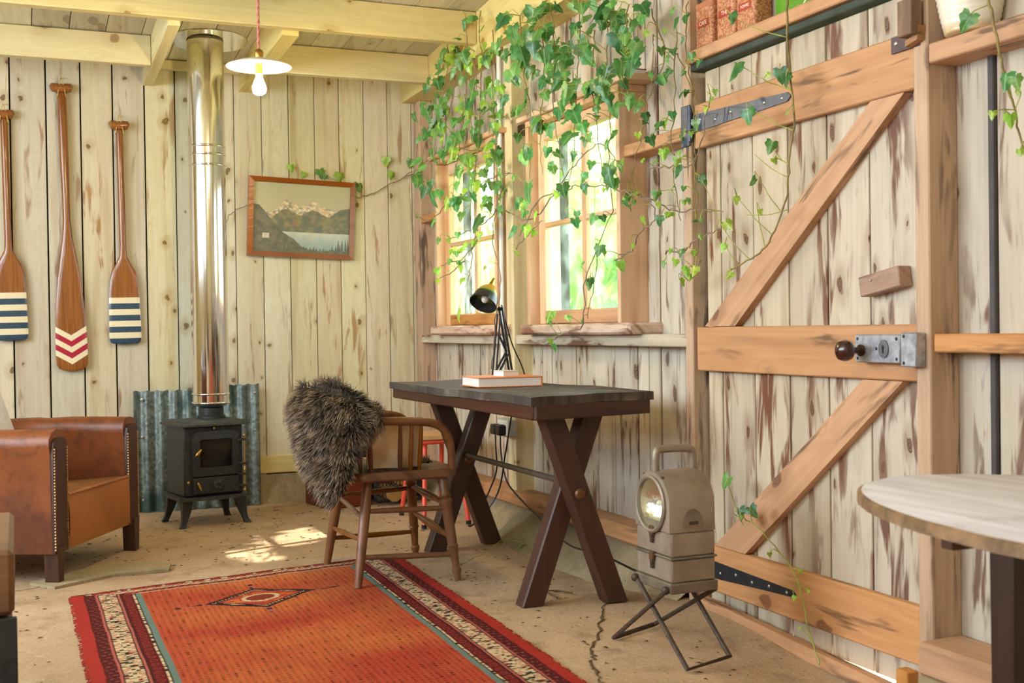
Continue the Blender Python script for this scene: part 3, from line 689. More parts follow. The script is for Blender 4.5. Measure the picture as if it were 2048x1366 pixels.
# bow: goes round the back level and bends down to the seat at each front
bow = [(1.600, 4.420, .430), (1.600, 4.418, .50), (1.588, 4.414, .565), (1.55, 4.41, .615), (1.48, 4.408, .636), (1.36, 4.41, .643), (1.27, 4.425, .645), (1.20, 4.475, .648), (1.165, 4.56, .650), (1.158, 4.655, .65), (1.165, 4.75, .65), (1.20, 4.835, .648), (1.27, 4.885, .645), (1.36, 4.90, .643), (1.48, 4.905, .636), (1.55, 4.905, .615), (1.588, 4.90, .565), (1.600, 4.895, .50), (1.600, 4.892, .430)]
mb = MB(); mb.tube(spline(bow, 5), .0165, 10); part('arm_bow', mb, M_['elmX'], t)
BT = [(1.40, 4.410), (1.36, 4.410), (1.29, 4.415), (1.475, 4.409), (1.435, 4.409), (1.215, 4.46), (1.17, 4.55), (1.158, 4.655), (1.17, 4.76), (1.215, 4.85), (1.30, 4.89), (1.40, 4.90), (1.475, 4.905)]
for x, y in [(1.473, 4.409), (1.432, 4.409), (1.385, 4.409), (1.262, 4.43), (1.222, 4.455), (1.175, 4.54), (1.158, 4.655), (1.175, 4.77), (1.222, 4.855), (1.30, 4.89), (1.385, 4.90), (1.432, 4.903), (1.473, 4.905)]:
    d = V((1.405-x, 4.655-y, 0)); b = V((x, y, 0)) + d*.085
    mb = MB(); A, B = V((b.x, b.y, .440)), V((x, y, .642)); mb.tube([A.lerp(B, s) for s in (0, .3, .6, 1)], [.008, .0105, .0095, .007], 8); part('spindle', mb, M_['elmZ'], t)
# raised back rest of the bow (mostly under the sheepskin)
mb = MB(); mb.tube(spline([(1.285, 4.43, .655), (1.205, 4.47, .70), (1.163, 4.56, .735), (1.155, 4.655, .745), (1.163, 4.75, .735), (1.205, 4.84, .70), (1.285, 4.885, .655)], 6), .022, 10); part('crest_rail', mb, M_['elmY'], t)

# ------------------------------------------------------------------ sheepskin thrown over the chair back
path = [(1.24, 4.965), (1.16, 4.92), (1.115, 4.83), (1.095, 4.70), (1.085, 4.56), (1.092, 4.45), (1.13, 4.375), (1.20, 4.345), (1.285, 4.345)]
PP = spline([(a, b, 0) for a, b in path], 8)
def onpath(u): k = u*(len(PP)-1); i = min(int(k), len(PP)-2); return PP[i].lerp(PP[i+1], k-i)
cen = V((1.36, 4.655, 0))
def lerpl(tab, u):
    for (a, x), (b, y) in zip(tab, tab[1:]):
        if u <= b: return x + (y-x)*(u-a)/(b-a)
    return tab[-1][1]
bot = [(0, .52), (.15, .46), (.35, .44), (.5, .42), (.62, .36), (.72, .33), (.80, .40), (.88, .55), (1, .655)]
topp = [(0, .66), (.12, .71), (.3, .775), (.5, .785), (.7, .775), (.82, .755), (.92, .70), (1, .665)]
def pelt(u, v):                                   # v 0 outer hem, .62 over the top, 1 inside
    p = onpath(u); d = (cen-p).normalized(); zb, zt = lerpl(bot, u), lerpl(topp, u)
    bulge = .035*noise.noise((u*4, v*3, 1))
    if v < .6:
        s = v/.6; out = .045*math.sin(s*math.pi*.9) + .02*(1-s) + bulge
        q = p - d*out; return (q.x, q.y, zb+(zt-zb)*s)
    s = (v-.6)/.4; q = p + d*(.04+.16*s*(1-.3*s)); z = zt + .02*math.sin(min(s*4, 3.1)) - (zt-.50)*max(0, s-.15)/.85
    return (q.x, q.y, z)
mb = MB(); mb.grid(pelt, 60, 40)
M_['hide'] = plain('sheep_hide', '#efd9ba', .75, 0, .08, 6)
sk = thing('sheepskin', 'long-haired dark grey-brown sheepskin draped over the chair back', 'sheepskin', (1.18, 4.66, .45))
part('pelt', mb, plain('pelt_dark', '#2a231c', .9), sk, ang=80)
def hide(u, v):
    x = 1.245+u*.235; z = .452+v*.205; w = .012*math.sin(v*7+u*5)+.010*math.sin(u*9-v*3)
    y = 4.452 + w + .05*(1-v)**2*.4 + .03*max(0, u-.75)*3; return (x + .02*(1-v), y, z - .02*max(0, u-.8))
mb = MB(); mb.grid(hide, 26, 20); part('hide_underside', mb, M_['hide'], sk, ang=80, label='smooth cream hide side of the sheepskin')
def inner(u, v): x = 1.25+u*.30; return (x, 4.50+v*.36, .462+.05*(1-u)**2+.012*noise.noise((u*5, v*5, 0)))
mbi = MB(); mbi.grid(inner, 14, 14); part('seat_flap', mbi, plain('pelt_dark2', '#2a231c', .9), sk, ang=80)
# fur strands
rng = np.random.default_rng(5)
def strands(samples, L, nmb):
    for (p, nn, col) in samples:
        l = L*random.uniform(.6, 1.25)
        side = nn.cross(V((random.uniform(-1, 1), random.uniform(-1, 1), random.uniform(-1, 1))))
        if side.length < 1e-4: continue
        side.normalize(); w = random.uniform(.0010, .0019)
        droop = V((0, 0, -1)); clump = V((noise.noise(p*18), noise.noise(p*18+V((9, 2, 4))), noise.noise(p*18+V((3, 7, 1)))))
        dr = (nn*.75 + droop*.55 + clump*.8 + V((random.gauss(0, .16), random.gauss(0, .16), random.gauss(0, .16)))).normalized()
        o = len(nmb.v); q = p.copy(); dd = (nn*1.2+dr).normalized(); pts = [q]
        for k in range(3): q = q + dd*(l/3); pts.append(q); dd = (dd*.55 + dr*.6 + droop*.12).normalized()
        for k in range(3): nmb.v += [tuple(pts[k]-side*w*(1-.25*k)), tuple(pts[k]+side*w*(1-.25*k))]
        nmb.v.append(tuple(pts[3])); nmb.f += [(o, o+1, o+3, o+2), (o+2, o+3, o+5, o+4), (o+4, o+5, o+6)]
        tone.extend([(0.0, col), (0.0, col), (.33, col), (.33, col), (.7, col), (.7, col), (1.0, col)])
def surf(fn, cnt, urange=(0, 1), vrange=(0, 1), sign=1):
    out = []
    for _ in range(cnt):
        u = random.uniform(*urange); v = random.uniform(*vrange); e = .01
        p = V(fn(u, v)); a = V(fn(min(u+e, 1), v))-V(fn(max(u-e, 0), v)); b = V(fn(u, min(v+e, 1)))-V(fn(u, max(v-e, 0)))
        nn = a.cross(b)
        if nn.length < 1e-9: continue
        nn = nn.normalized()*sign; out.append((p, nn, random.random()))
    return out
tone = []; fm = MB()
S1 = surf(pelt, 26000)
# orient outwards: away from the pelt's inside
o1 = []
for p, nn, c in S1:
    ctr = V((1.14, p.y*.4+4.655*.6, .55)) if True else cen
    o1.append((p, nn, c))
u0 = V(pelt(.5, .3)); a = V(pelt(.51, .3))-V(pelt(.49, .3)); b = V(pelt(.5, .31))-V(pelt(.5, .29)); sgn = 1 if a.cross(b).x < 0 else -1
strands([(p, n*sgn, c) for p, n, c in S1], .044, fm)
strands(surf(inner, 2600), .03, fm)
strands([(p, V((0, 1, .2)).normalized(), c) for p, n, c in surf(hide, 900, (.82, 1), (0, 1))], .03, fm)
strands([(V((x, 4.80+random.uniform(0, .13), .655+random.uniform(0, .03))), V((0, -.3, 1)).normalized(), random.random()) for x in np.linspace(1.25, 1.42, 1300)], .03, fm)
tf = NT('fur_strands'); at = tf.new('ShaderNodeAttribute', attribute_name='tone'); sx, sy, sz = tf.sep(at.outputs['Vector'])
cd_ = tf.ramp(sx, [(0, C('#241d18')), (.35, C('#4a3d32')), (.65, C('#94795d')), (1, C('#dcc3a0'))])
cl_ = tf.ramp(sx, [(0, C('#15110f')), (.5, C('#2f2823')), (1, C('#5d5044'))])
gp = tf.new('ShaderNodeNewGeometry').outputs['Position']
M_['fur'] = tf.fin(tf.mix(tf.rng(tf.math('ADD', tf.math('MULTIPLY', sy, .5), tf.math('MULTIPLY', tf.noise(gp, 14, 2), 1.0)), .55, 1.0), cl_, cd_), .55)
fo = part('fur', fm, M_['fur'], sk, smooth=False, kind='stuff')
at = fo.data.attributes.new('tone', 'FLOAT_VECTOR', 'POINT'); at.data.foreach_set('vector', np.array([(a, b, 0) for a, b in tone], dtype=np.float32).ravel())

# ------------------------------------------------------------------ coral stool, wooden crate and wire basket behind the chair
t = thing('metal_stool', 'coral red tubular stool with wooden seat between chair and wall', 'stool', (2.02, 5.85, 0))
M_['coral'] = plain('coral_paint', '#e2553f', .4, 0, .06)
mb = MB(); mb.grid(lambda u, v: (0, 0, 0), 1, 1) if False else None
ol = rr(2.01, 5.83, .150, .165, .045, 4); mb = MB(); mb.prism([(x, y, .438) for x, y in ol], (0, 0, .020)); part('seat', mb, wood('stool_ply', '#c99a64', '#b5824c', '#8d5f32', 'Y', None, 0), t)
fr_ = rr(2.01, 5.83, .137, .150, .05, 4); mb = MB(); mb.tube([(x, y, .425) for x, y in fr_+fr_[:2]], .0125, 10, False); part('seat_ring', mb, M_['coral'], t)
for (tx, ty), (bx, by) in (((1.92, 5.70), (1.871, 5.585)), ((1.925, 5.95), (1.901, 6.055)), ((2.10, 5.70), (2.12, 5.61)), ((2.10, 5.95), (2.12, 6.04))):
    mb = MB(); mb.tube(spline([(tx+(2.01-tx)*.35, ty+(5.83-ty)*.35, .425), (tx, ty, .415), (tx+(bx-tx)*.1, ty+(by-ty)*.1, .36), (bx, by, .012)], 5), .0125, 10); part('leg', mb, M_['coral'], t)
    mb = MB(); mb.lathe([(0, 0), (.014, 0), (.014, .02), (.0, .02)], 12, c=(bx, by, 0)); part('foot_cap', mb, M_['blackplastic'], t)
t = thing('wooden_crate', 'small reddish brown wooden crate on the floor behind the sheepskin', 'crate', (1.70, 6.63, 0), math.radians(12))
M_['redbrown'] = wood('redbrown_wood', '#6e3526', '#54261b', '#38170f', 'X', None, .1, rough=.5)
for a in ((-.12, .12, -.15, -.132, .0, .235), (-.12, .12, .132, .15, .0, .235), (-.138, -.12, -.15, .15, .0, .235), (.12, .138, -.15, .15, .0, .235), (-.12, .12, -.132, .132, .0, .015)):
    mb = MB(); mb.box(*a, .002); part('side_board', mb, M_['redbrown'], t, t)
t = thing('wire_basket', 'low black wire mesh log basket on the floor under the desk chair', 'basket', (2.02, 6.58, 0))
M_['wire'] = plain('black_wire', '#17171a', .5, .4)
def seg(a, b, r=.0022): mb.tube([a, b], r, 5)
for nm, (x0, y0, x1, y1) in (('mesh_front', (1.885, 6.45, 2.17, 6.45)), ('mesh_back', (1.885, 6.72, 2.17, 6.72)), ('mesh_side', (1.885, 6.45, 1.885, 6.72)), ('mesh_side', (2.17, 6.45, 2.17, 6.72))):
    mb = MB(); N = 14; P = lambda s, z: (x0+(x1-x0)*s, y0+(y1-y0)*s, z)
    for r_ in range(6):
        for k in range(N):
            s = (k+(r_ % 2)*.5)/N
            if s+.5/N <= 1: seg(P(s, .02+r_*.034), P(s+.5/N, .054+r_*.034))
            if s-.5/N >= 0: seg(P(s, .02+r_*.034), P(s-.5/N, .054+r_*.034))
    part(nm, mb, M_['wire'], t)
for z in (.02, .225):
    mb = MB(); mb.tube([(1.885, 6.45, z), (2.17, 6.45, z), (2.17, 6.72, z), (1.885, 6.72, z), (1.885, 6.45, z)], .006, 8); part('rim', mb, M_['wire'], t)
for k, (x, y, a, zz) in enumerate(((1.97, 6.52, .1, .06), (2.06, 6.60, -.2, .06), (2.02, 6.56, .05, .15))):
    tl = thing('log', ['split log with pale cut end, left one in the wire basket', 'split log with pale cut end, right one in the wire basket', 'split log lying on top of the other two in the wire basket'][k], 'log', (x, y, zz), a, 'firewood in the basket')
    mb = MB(); mb.tube([(-.005, -.11, 0), (0, 0, .004), (.004, .11, 0)], [.042, .044, .041], 9); part('bark', mb, wood('bark', '#a98352', '#8a6238', '#5a3d22', 'Y', None, 0), tl, tl)
# ------------------------------------------------------------------ stove, flue, corrugated sheets
M_['cast'] = plain('cast_iron', '#2b2d2c', .5, .3, .25, 40, bump=.15)
M_['castlight'] = plain('dusty_cast_iron', '#3c3d38', .6, .3, .25, 40, bump=.15)
M_['stoveglass'] = plain('sooty_stove_glass', '#1a1612', .08, 0, .5, 9)
t = thing('wood_stove', 'small black cast iron wood stove with glass door and brass handles', 'stove', (.905, 6.34, 0), math.radians(11))
def S(n, mb, m, p=None, **k):
    mb.v = [(x*.87, y*.92, z) for x, y, z in mb.v]; return part(n, mb, M_[m] if isinstance(m, str) else m, p or t, t, **k)
mb = MB(); mb.box(-.182, .182, -.150, .150, .155, .525, .008); S('body', mb, 'cast')
mb = MB(); o0 = [(-.215, -.185), (.215, -.185), (.215, .175), (-.215, .175)]; o1 = [(-.185, -.150), (.185, -.150), (.185, .150), (-.185, .150)]
mb.add([(*p, .545) for p in o1] + [(*p, .530) for p in o0] + [(*p, .520) for p in o0], [(0, 1, 2, 3)] + [(4+i, 4+(i+1) % 4, (i+1) % 4, i) for i in range(4)] + [(8+i, 8+(i+1) % 4, 4+(i+1) % 4, 4+i) for i in range(4)] + [(11, 10, 9, 8)])
S('top_plate', mb, 'castlight')
mb = MB(); pts = [(-.215, .170), (-.215, -.165), (-.19, -.178), (-.09, -.198), (0, -.203), (.09, -.198), (.19, -.178), (.215, -.165), (.215, .170)]
mb.prism([(*p, .138) for p in pts], (0, 0, .016)); S('base_plate', mb, 'castlight')
for sx in (-1, 1):
    for y, sy in ((-.155, -1), (.145, 1)):
        mb = MB(); st = [(.0, .200, .158, .05), (.35, .19, .16, .042), (.75, .20, .168, .026), (.92, .212, .178, .026), (1, .218, .182, .032)]; vs = []
        for f, xx, yy, w in st:
            cx, cy = sx*(.165+.035*f*f), sy*(.135+.025*f*f); z = .139*(1-f); w2 = w*.62
            vs += [(cx-w2, cy-w2*.8, z), (cx+w2, cy-w2*.8, z), (cx+w2, cy+w2*.8, z), (cx-w2, cy+w2*.8, z)]
        fs = [(4*i+k, 4*i+(k+1) % 4, 4*i+4+(k+1) % 4, 4*i+4+k) for i in range(4) for k in range(4)] + [(0, 1, 2, 3), (19, 18, 17, 16)]
        mb.add(vs, fs); S('leg', mb, 'cast')
def archframe(x0, x1, z0, z1, r, h):     # outline with rounded upper corners
    p = [(x0, z0), (x1, z0)]
    for a in range(0, 91, 15): p.append((x1-r+r*math.cos(math.radians(a)), z1-h+h*math.sin(math.radians(a))))
    for a in range(90, 181, 15): p.append((x0+r+r*math.cos(math.radians(a)), z1-h+h*math.sin(math.radians(a))))
    return p
outr, inr = archframe(-.135, .150, .262, .492, .05, .035), archframe(-.092, .108, .305, .452, .02, .015)
n = len(outr); mb = MB(); vs = [(x, -.172, z) for x, z in outr] + [(x, -.176, z) for x, z in inr] + [(x, -.148, z) for x, z in outr] + [(x, -.152, z) for x, z in inr]
mb.add(vs, [(i, (i+1) % n, n+(i+1) % n, n+i) for i in range(n)] + [(2*n+i, 2*n+(i+1) % n, (i+1) % n, i) for i in range(n)] + [(n+i, n+(i+1) % n, 3*n+(i+1) % n, 3*n+i) for i in range(n)])
fd = S('fire_door', mb, 'cast')
mb = MB(); mb.prism([(x, -.158, z) for x, z in inr], (0, .003, 0)); S('door_glass', mb, 'stoveglass', fd)
mb = MB(); mb.ball((-.105, -.185, .385), .026, 12, 8, (.35, .35, 1.05)); M2 = Matrix.Translation((-.105, -.185, .385)) @ Matrix.Rotation(math.radians(48), 4, 'Y') @ Matrix.Translation((.105, .185, -.385)); mb.v = [tuple(M2 @ V(p)) for p in mb.v]; S('door_handle', mb, 'brass', fd)
mb = MB(); mb.box(-.135, .150, -.170, -.149, .168, .252, .004); ad = S('ash_door', mb, 'cast')
mb = MB(); mb.ball((0, 0, 0), .026, 12, 8, (.35, .35, 1.05)); M2 = Matrix.Translation((-.100, -.180, .208)) @ Matrix.Rotation(math.radians(-25), 4, 'Y'); mb.v = [tuple(M2 @ V(p)) for p in mb.v]; S('ash_handle', mb, 'brass', ad)
mb = MB(); R_ = Matrix.Translation((.02, -.171, .212)) @ Matrix.Rotation(math.pi/2, 4, 'X'); mb.lathe([(0, 0), (.034, 0), (.034, .006), (.028, .010), (0, .010)], 24, R_); vw = S('vent_wheel', mb, 'cast', ad)
for k in range(5):
    a = 2*math.pi*k/5; mb = MB(); mb.ball((.02+.017*math.cos(a), -.182, .212+.017*math.sin(a)), .0075, 8, 5); S('vent_knuckle', mb, 'castlight', vw)
for x, y, z, r in ((0.0, -.158, .507, .010), (-.158, -.154, .232, .009)):
    mb = MB(); mb.ball((x, y, z), r, 12, 8); S('brass_stud', mb, 'brass')
for z0, z1 in ((.300, .455), (.185, .275)):
    mb = MB(); mb.tube([(.176, -.186, z0-.005), (.176, -.186, z1+.005)], .006, 8); mb.ball((.176, -.186, z1+.008), .009, 8, 6); mb.ball((.176, -.186, z0-.008), .009, 8, 6); h = S('hinge_rod', mb, 'brass')
    for z in (z0+.015, z1-.015):
        mb = MB(); mb.box(.140, .186, -.194, -.158, z-.006, z+.006, .003); S('hinge_lug', mb, 'cast', h)
mb = MB(); mb.bar((-.16, -.12, .5505), (-.02, -.135, .5505), .018, .009, b=.002); S('poker_tool', mb, 'blackplastic') if False else None

FX, FY = .953, 6.42
tm = NT('polished_flue_steel'); v = tm.obj(False); x, y, z = tm.sep(v)
nz = tm.noise(tm.comb(tm.math('MULTIPLY', x, 20), tm.math('MULTIPLY', y, 20), tm.math('MULTIPLY', z, 1.2)), 1, 2); tm.bump(nz, .05, .02)
M_['flue'] = tm.fin((.88, .88, .87, 1), .13, 1.0)
t = thing('stove_flue', 'shiny stainless steel flue pipe rising from the stove to the ceiling', 'flue', (FX, FY, .56))
mb = MB(); mb.lathe([(0, 0), (.075, 0), (.075, .012), (.066, .016), (.066, .055), (0, .055)], 32, c=(FX, FY, .546)); part('flue_spigot', mb, M_['cast'], t)
mb = MB(); mb.lathe([(.060, 0), (.068, .002), (.094, .018), (.097, .030), (.097, 1.28)], 48, c=(FX, FY, .603)); part('pipe', mb, M_['flue'], t)
mb = MB(); mb.lathe([(.0965, 0), (.0965, 1.96-1.40)], 48, c=(FX, FY, 2.005)); mb.lathe([(.0965, 1.883-2.005), (.0965, 0)], 48, c=(FX, FY, 2.005)); part('pipe', mb, M_['flue'], t)
for z in (.628, .675, 1.90, 2.0, 2.0-.045):
    mb = MB(); prof = [(.0968+.004*math.sin(math.pi*k/6), -.006+.012*k/6) for k in range(7)]; mb.lathe(prof, 48, c=(FX, FY, z)); part('locking_ring', mb, M_['flue'], t)
mb = MB(); zz = zc(FY)-.004; n = 48; vs = []
for r, dz in ((.098, 0), (.205, 0), (.208, .003), (.098, .003)): vs += [(FX+.02*(r > .1)+r*math.cos(2*math.pi*k/n), FY+r*.95*math.sin(2*math.pi*k/n), zc(FY+r*.95*math.sin(2*math.pi*k/n))-.006+dz) for k in range(n)]
mb.add(vs, [(j*n+k, j*n+(k+1) % n, ((j+1) % 4)*n+(k+1) % n, ((j+1) % 4)*n+k) for j in range(4) for k in range(n)]); part('ceiling_collar', mb, M_['flue'], t)

tg = NT('galvanised_iron'); v = tg.obj(); vo = tg.new('ShaderNodeTexVoronoi'); vo.inputs['Scale'].default_value = 60; tg.l.new(v, vo.inputs['Vector'])
b = tg.noise(v, 5, 4); c = tg.mix(tg.rng(tg.sep(vo.outputs['Color'])[0], 0, 1), C('#5f6a68'), C('#86908a')); c = tg.mix(tg.rng(b, .5, .68), c, C('#3f5452')); c = tg.mix(tg.math('MULTIPLY', tg.rng(tg.noise(v, 16, 4), .6, .72), .5), c, C('#8a7a58'))
M_['galv'] = tg.fin(c, .42, .6)
def sheet(x0, x1, z1, yo, lab):
    mb = MB(); nx = int((x1-x0)/.0085); e = .0012
    f = lambda off: (lambda u, v: (x0+(x1-x0)*u, 6.852-yo+.011*math.sin((x0+(x1-x0)*u)*2*math.pi/.076)+off - .02*(1-v), .0+z1*v + .004*math.sin(u*40)*(v > .99)))
    mb.grid(f(0), nx, 12); mb.grid(f(e), nx, 12)
    o = solo('corrugated_sheet', mb, M_['galv'], lab, 'metal sheet', 'corrugated sheets behind the stove', ang=70)
    for z in (.10*z1, .62*z1, .93*z1):
        for xx in (x0+.045, x1-.03):
            mb = MB(); mb.lathe([(0, 0), (.009, 0), (.008, .003), (.0, .006)], 12, Matrix.Translation((xx, 6.852-yo-.013, z)) @ Matrix.Rotation(math.pi/2, 4, 'X')); part('screw_washer', mb, M_['zinc'], o)
sheet(.590, .965, .680, .0, 'galvanised corrugated sheet behind the left side of the stove')
sheet(.945, 1.292, .700, .006, 'galvanised corrugated sheet behind the right side of the stove')

# ------------------------------------------------------------------ leather tub armchair
tl_ = NT('brown_leather'); v = tl_.obj(False); a = tl_.noise(v, 3.2, 4, .6); b = tl_.noise(v, 22, 4); 
c = tl_.mix(tl_.rng(a, .35, .65), C('#5c2e13'), C('#84461e')); c = tl_.mix(tl_.math('MULTIPLY', tl_.rng(b, .5, .75), .5), c, C('#38180a'))
tl_.bump(tl_.math('ADD', b, tl_.noise(v, 90, 2)), .2, .004); M_['leather'] = tl_.fin(c, .45)
tl_ = NT('tan_leather'); v = tl_.obj(False); a = tl_.noise(v, 2.6, 4, .6); b = tl_.noise(v, 30, 3)
c = tl_.mix(tl_.rng(a, .3, .7), C('#94551f'), C('#ac682a')); c = tl_.mix(tl_.math('MULTIPLY', tl_.rng(b, .55, .75), .35), c, C('#8a4a1c')); tl_.bump(b, .15, .004); M_['tan'] = tl_.fin(c, .5)
M_['darkleather'] = plain('dark_leather_strip', '#43221a', .45, 0, .15, 20)
t = thing('leather_armchair', 'worn brown leather tub armchair with studded edges by the stove', 'armchair', (.335, 5.343, 0), math.radians(-28.6))
S = lambda n, mb, m, p=None, **k: part(n, mb, M_[m] if isinstance(m, str) else m, p or t, t, **k)
up = [(-.035, -.345)] + [(-.15, -.347), (-.30, -.345)] + [(-.42-.30*math.sin(a), -.345*math.cos(a)) for a in [i*math.pi/16 for i in range(0, 17)]] + [(-.30, .345), (-.15, .347), (-.035, .345)]
UP = [V((x, y, 0)) for x, y in up]
prof = [(.055, .125), (.060, .35), (.062, .52), (.072, .552), (.070, .585), (.045, .612), (0, .620), (-.045, .612), (-.068, .585), (-.068, .552), (-.058, .52), (-.055, .25)]
mb = MB(); m = len(UP); n = len(prof); vs = []
for i, p in enumerate(UP):
    d = (UP[min(i+1, m-1)]-UP[max(i-1, 0)]).normalized(); nr = V((d.y, -d.x, 0)); nr = nr if nr.dot(p-V((-.3, 0, 0))) > 0 else -nr
    for o, z in prof: q = p+nr*o; vs.append((q.x, q.y, z + (.012*noise.noise((p.x*6, p.y*6, o*20)) if z > .5 else 0)))
fs = [(i*n+k, i*n+k+1, (i+1)*n+k+1, (i+1)*n+k) for i in range(m-1) for k in range(n-1)] + [tuple(range(n)), tuple((m-1)*n+k for k in range(n-1, -1, -1))]
mb.add(vs, fs); S('tub_back', mb, 'leather', ang=70)
for sy in (-1, 1):
    mb = MB(); mb.prism([(-.034, sy*.345+o, z) for o, z in ((-.056, .125), (.056, .125), (.060, .54), (.052, .572), (.03, .588), (-.03, .588), (-.052, .572), (-.060, .54))], (.012, 0, 0)); S('front_strip', mb, 'darkleather')
    mb = MB()
    for o in (-.052, .052):
        for k in range(34): mb.ball((-.0205, sy*.345+o, .14+k*.0122), .0062, 6, 4, (.8, 1, 1))
    S('nail_trim', mb, plain('nail_brass%d' % sy, '#b08a5c', .35, .5), kind='stuff')
mb = MB()
def seatf(u, v):
    x = -.030-u*.52; y = (-.290+v*.58)*(1-.25*u*u)
    return (x, y, .352-.035*u+.012*math.sin(v*math.pi)*math.sin(min(1, u*1.5)*math.pi))
mb.grid(seatf, 16, 16); mb.box(-.53, -.034, -.27, .27, .15, .325); S('seat', mb, plain('seat_hide', '#8c5c2e', .5, 0, .2, 6))
mb = MB(); mb.grid(lambda u, v: (-.022+.008*math.sin(v*3.1), -.288+u*.576, .128+v*.222), 14, 12); mb.box(-.040, -.026, -.288, .288, .128, .348); S('seat_front', mb, 'tan')
mb = MB(); mb.tube([(-.022, -.288, .350), (-.018, 0, .352), (-.022, .288, .350)], .007, 8); S('piping', mb, 'tan')
for x, y in ((-.045, -.365), (-.045, .365), (-.60, -.27), (-.60, .27)):
    mb = MB(); mb.bar((x, y, .150), (x, y, .0), .058, .058, up=(1, 0, 0), w1=.040); S('leg', mb, 'darkZ')
tk = NT('white_knit'); x, y, z = tk.sep(tk.obj(False)); k = tk.math('SINE', tk.math('MULTIPLY', tk.math('ADD', y, tk.math('MULTIPLY', z, .3)), 420.0)); tk.bump(k, .6, .004)
M_['knit'] = tk.fin(tk.mix(tk.math('MULTIPLY_ADD', k, .25, .5), C('#c9c6c6'), C('#e6e3e2')), .9)
t = thing('cushion', 'white knitted cushion on the leather armchair', 'cushion', (-.045, 5.36, .36), math.radians(-28.6))
def cush(u, v):
    a, b = u*2-1, v*2-1; w = (1-a**4)*(1-b**4); pin = 1-.07*(1-abs(a))*abs(b)
    return a, b, w
mb = MB()
for sg in (1, -1):
    mb.grid(lambda u, v, sg=sg: ((lambda a, b, w: (sg*.075*max(0, w)**.5-.04-.16*(b*.5+.5), a*.21*(1-.06*(1-b*b)), .03+.22*(b+1)*(1-.05*(1-a*a))))(*cush(u, v))), 18, 18)
part('cover', mb, M_['knit'], t, t, ang=80)
mb = MB(); mb.tube([(-.04-.16*(b*.5+.5), a*.212, .03+.22*(b+1)) for a, b in [(-1, -1), (-1, 0), (-1, 1), (0, .93), (1, 1), (1, 0), (1, -1)]], .007, 7); part('piping', mb, M_['knit'], t, t)

# ------------------------------------------------------------------ paddles on the back wall
def paddle(prof, zt, zb, xt, xb, mat, label, th=.5):
    L = zt-zb; t = thing('paddle', label, 'paddle', (xt, YB-.03, zt), 0, 'paddles hung on the back wall')
    ang = math.atan2(xb-xt, L); W[t.name] = Matrix.Translation((xt, YB-.032, zt)) @ Matrix.Rotation(-ang, 4, 'Y'); t.matrix_basis = W[t.name]
    n = 20; vs = []; body = [p for p in prof if p[0] >= .055]
    mb = MB()
    for d, a, b in body:
        for k in range(n):
            an = 2*math.pi*k/n; vs.append((a*math.cos(an), b*math.sin(an), -d))
    m = len(body); mb.add(vs, [(i*n+k, i*n+(k+1) % n, (i+1)*n+(k+1) % n, (i+1)*n+k) for i in range(m-1) for k in range(n)] + [tuple(range(n-1, -1, -1)), tuple((m-1)*n+k for k in range(n))])
    part('shaft_and_blade', mb, mat, t, t, ang=50)
    g = [p for p in prof if p[0] < .06]; mb = MB(); gw = max(p[1] for p in g)
    mb.tube([(-gw*1.0, 0, -.030), (-gw*.85, 0, -.027), (-gw*.4, 0, -.029), (0, 0, -.033), (gw*.4, 0, -.029), (gw*.85, 0, -.027), (gw, 0, -.030)], [.012, .024, .026, .027, .026, .024, .012], 14); part('grip', mb, M_['varnish'], t, t)
    mb = MB(); mb.tube(spline([(-.02, -.022, -.072), (-.012, -.02, -.02), (0, -.008, .028), (.012, -.02, -.02), (.02, -.022, -.072), (.022, 0, -.078), (0, .02, -.08), (-.022, 0, -.078), (-.02, -.022, -.072)], 4), .0022, 6); part('string_loop', mb, M_['rope'], t, t)
    mb = MB(); mb.tube([(0, .03, .026), (0, -.012, .030)], .0028, 8); part('nail', mb, M_['zinc'], t, t)
    return t
def blade_mat(name, fn):
    t = NT(name); v = t.obj(False); x, y, z = t.sep(v)
    g = t.noise(t.comb(t.math('MULTIPLY', x, 60), t.math('MULTIPLY', y, 60), t.math('MULTIPLY', z, 3)), 1, 3)
    base = t.mix(t.rng(g, .3, .7), C('#98602f'), C('#78461f')); return t.fin(fn(t, x, z, base) if fn else base, .18)
M_['varnish'] = blade_mat('varnished_wood', None)
CR, BL, RD = C('#e6d9b6'), C('#32495c'), C('#a8213c')
def stripes(L, d0, w, nb):
    def f(t, x, z, base):
        q = t.math('DIVIDE', t.math('SUBTRACT', (L+.058)/2-d0, z), w*nb)      # 0..1 down the band zone
        st = [(k/nb, CR if k % 2 == 0 else BL) for k in range(nb)]
        col = t.ramp(q, st, True); return t.mix(t.math('GREATER_THAN', q, 0.0), base, col)
    return f
def chev(L, d0, w):
    def f(t, x, z, base):
        q = t.math('DIVIDE', t.math('ADD', t.math('SUBTRACT', (L+.058)/2-d0, z), t.math('MULTIPLY', t.math('ABSOLUTE', x), .62)), w*5)
        col = t.ramp(q, [(k/5, (CR, RD)[k % 2]) for k in range(5)], True)
        ins = t.math('MULTIPLY', t.math('GREATER_THAN', q, 0.0), t.math('LESS_THAN', q, 1.0)); return t.mix(ins, base, col)
    return f
gr = [(0, .058, .02), (.03, .058, .02), (.058, .03, .02)]
sh = [(.06, .024, .022), (.15, .024, .021)]
L2 = 1.58
p2 = gr + sh + [(.45, .0235, .020), (.62, .020, .018), (.75, .020, .017), (.85, .028, .015), (.97, .047, .012), (1.08, .061, .011), (1.185, .071, .010), (1.30, .079, .009), (1.42, .082, .008), (1.50, .083, .008), (1.545, .081, .008), (1.566, .070, .007), (1.578, .045, .006), (1.582, .01, .005)]
gr3 = [(0, .052, .02), (.03, .052, .02), (.058, .03, .02)]
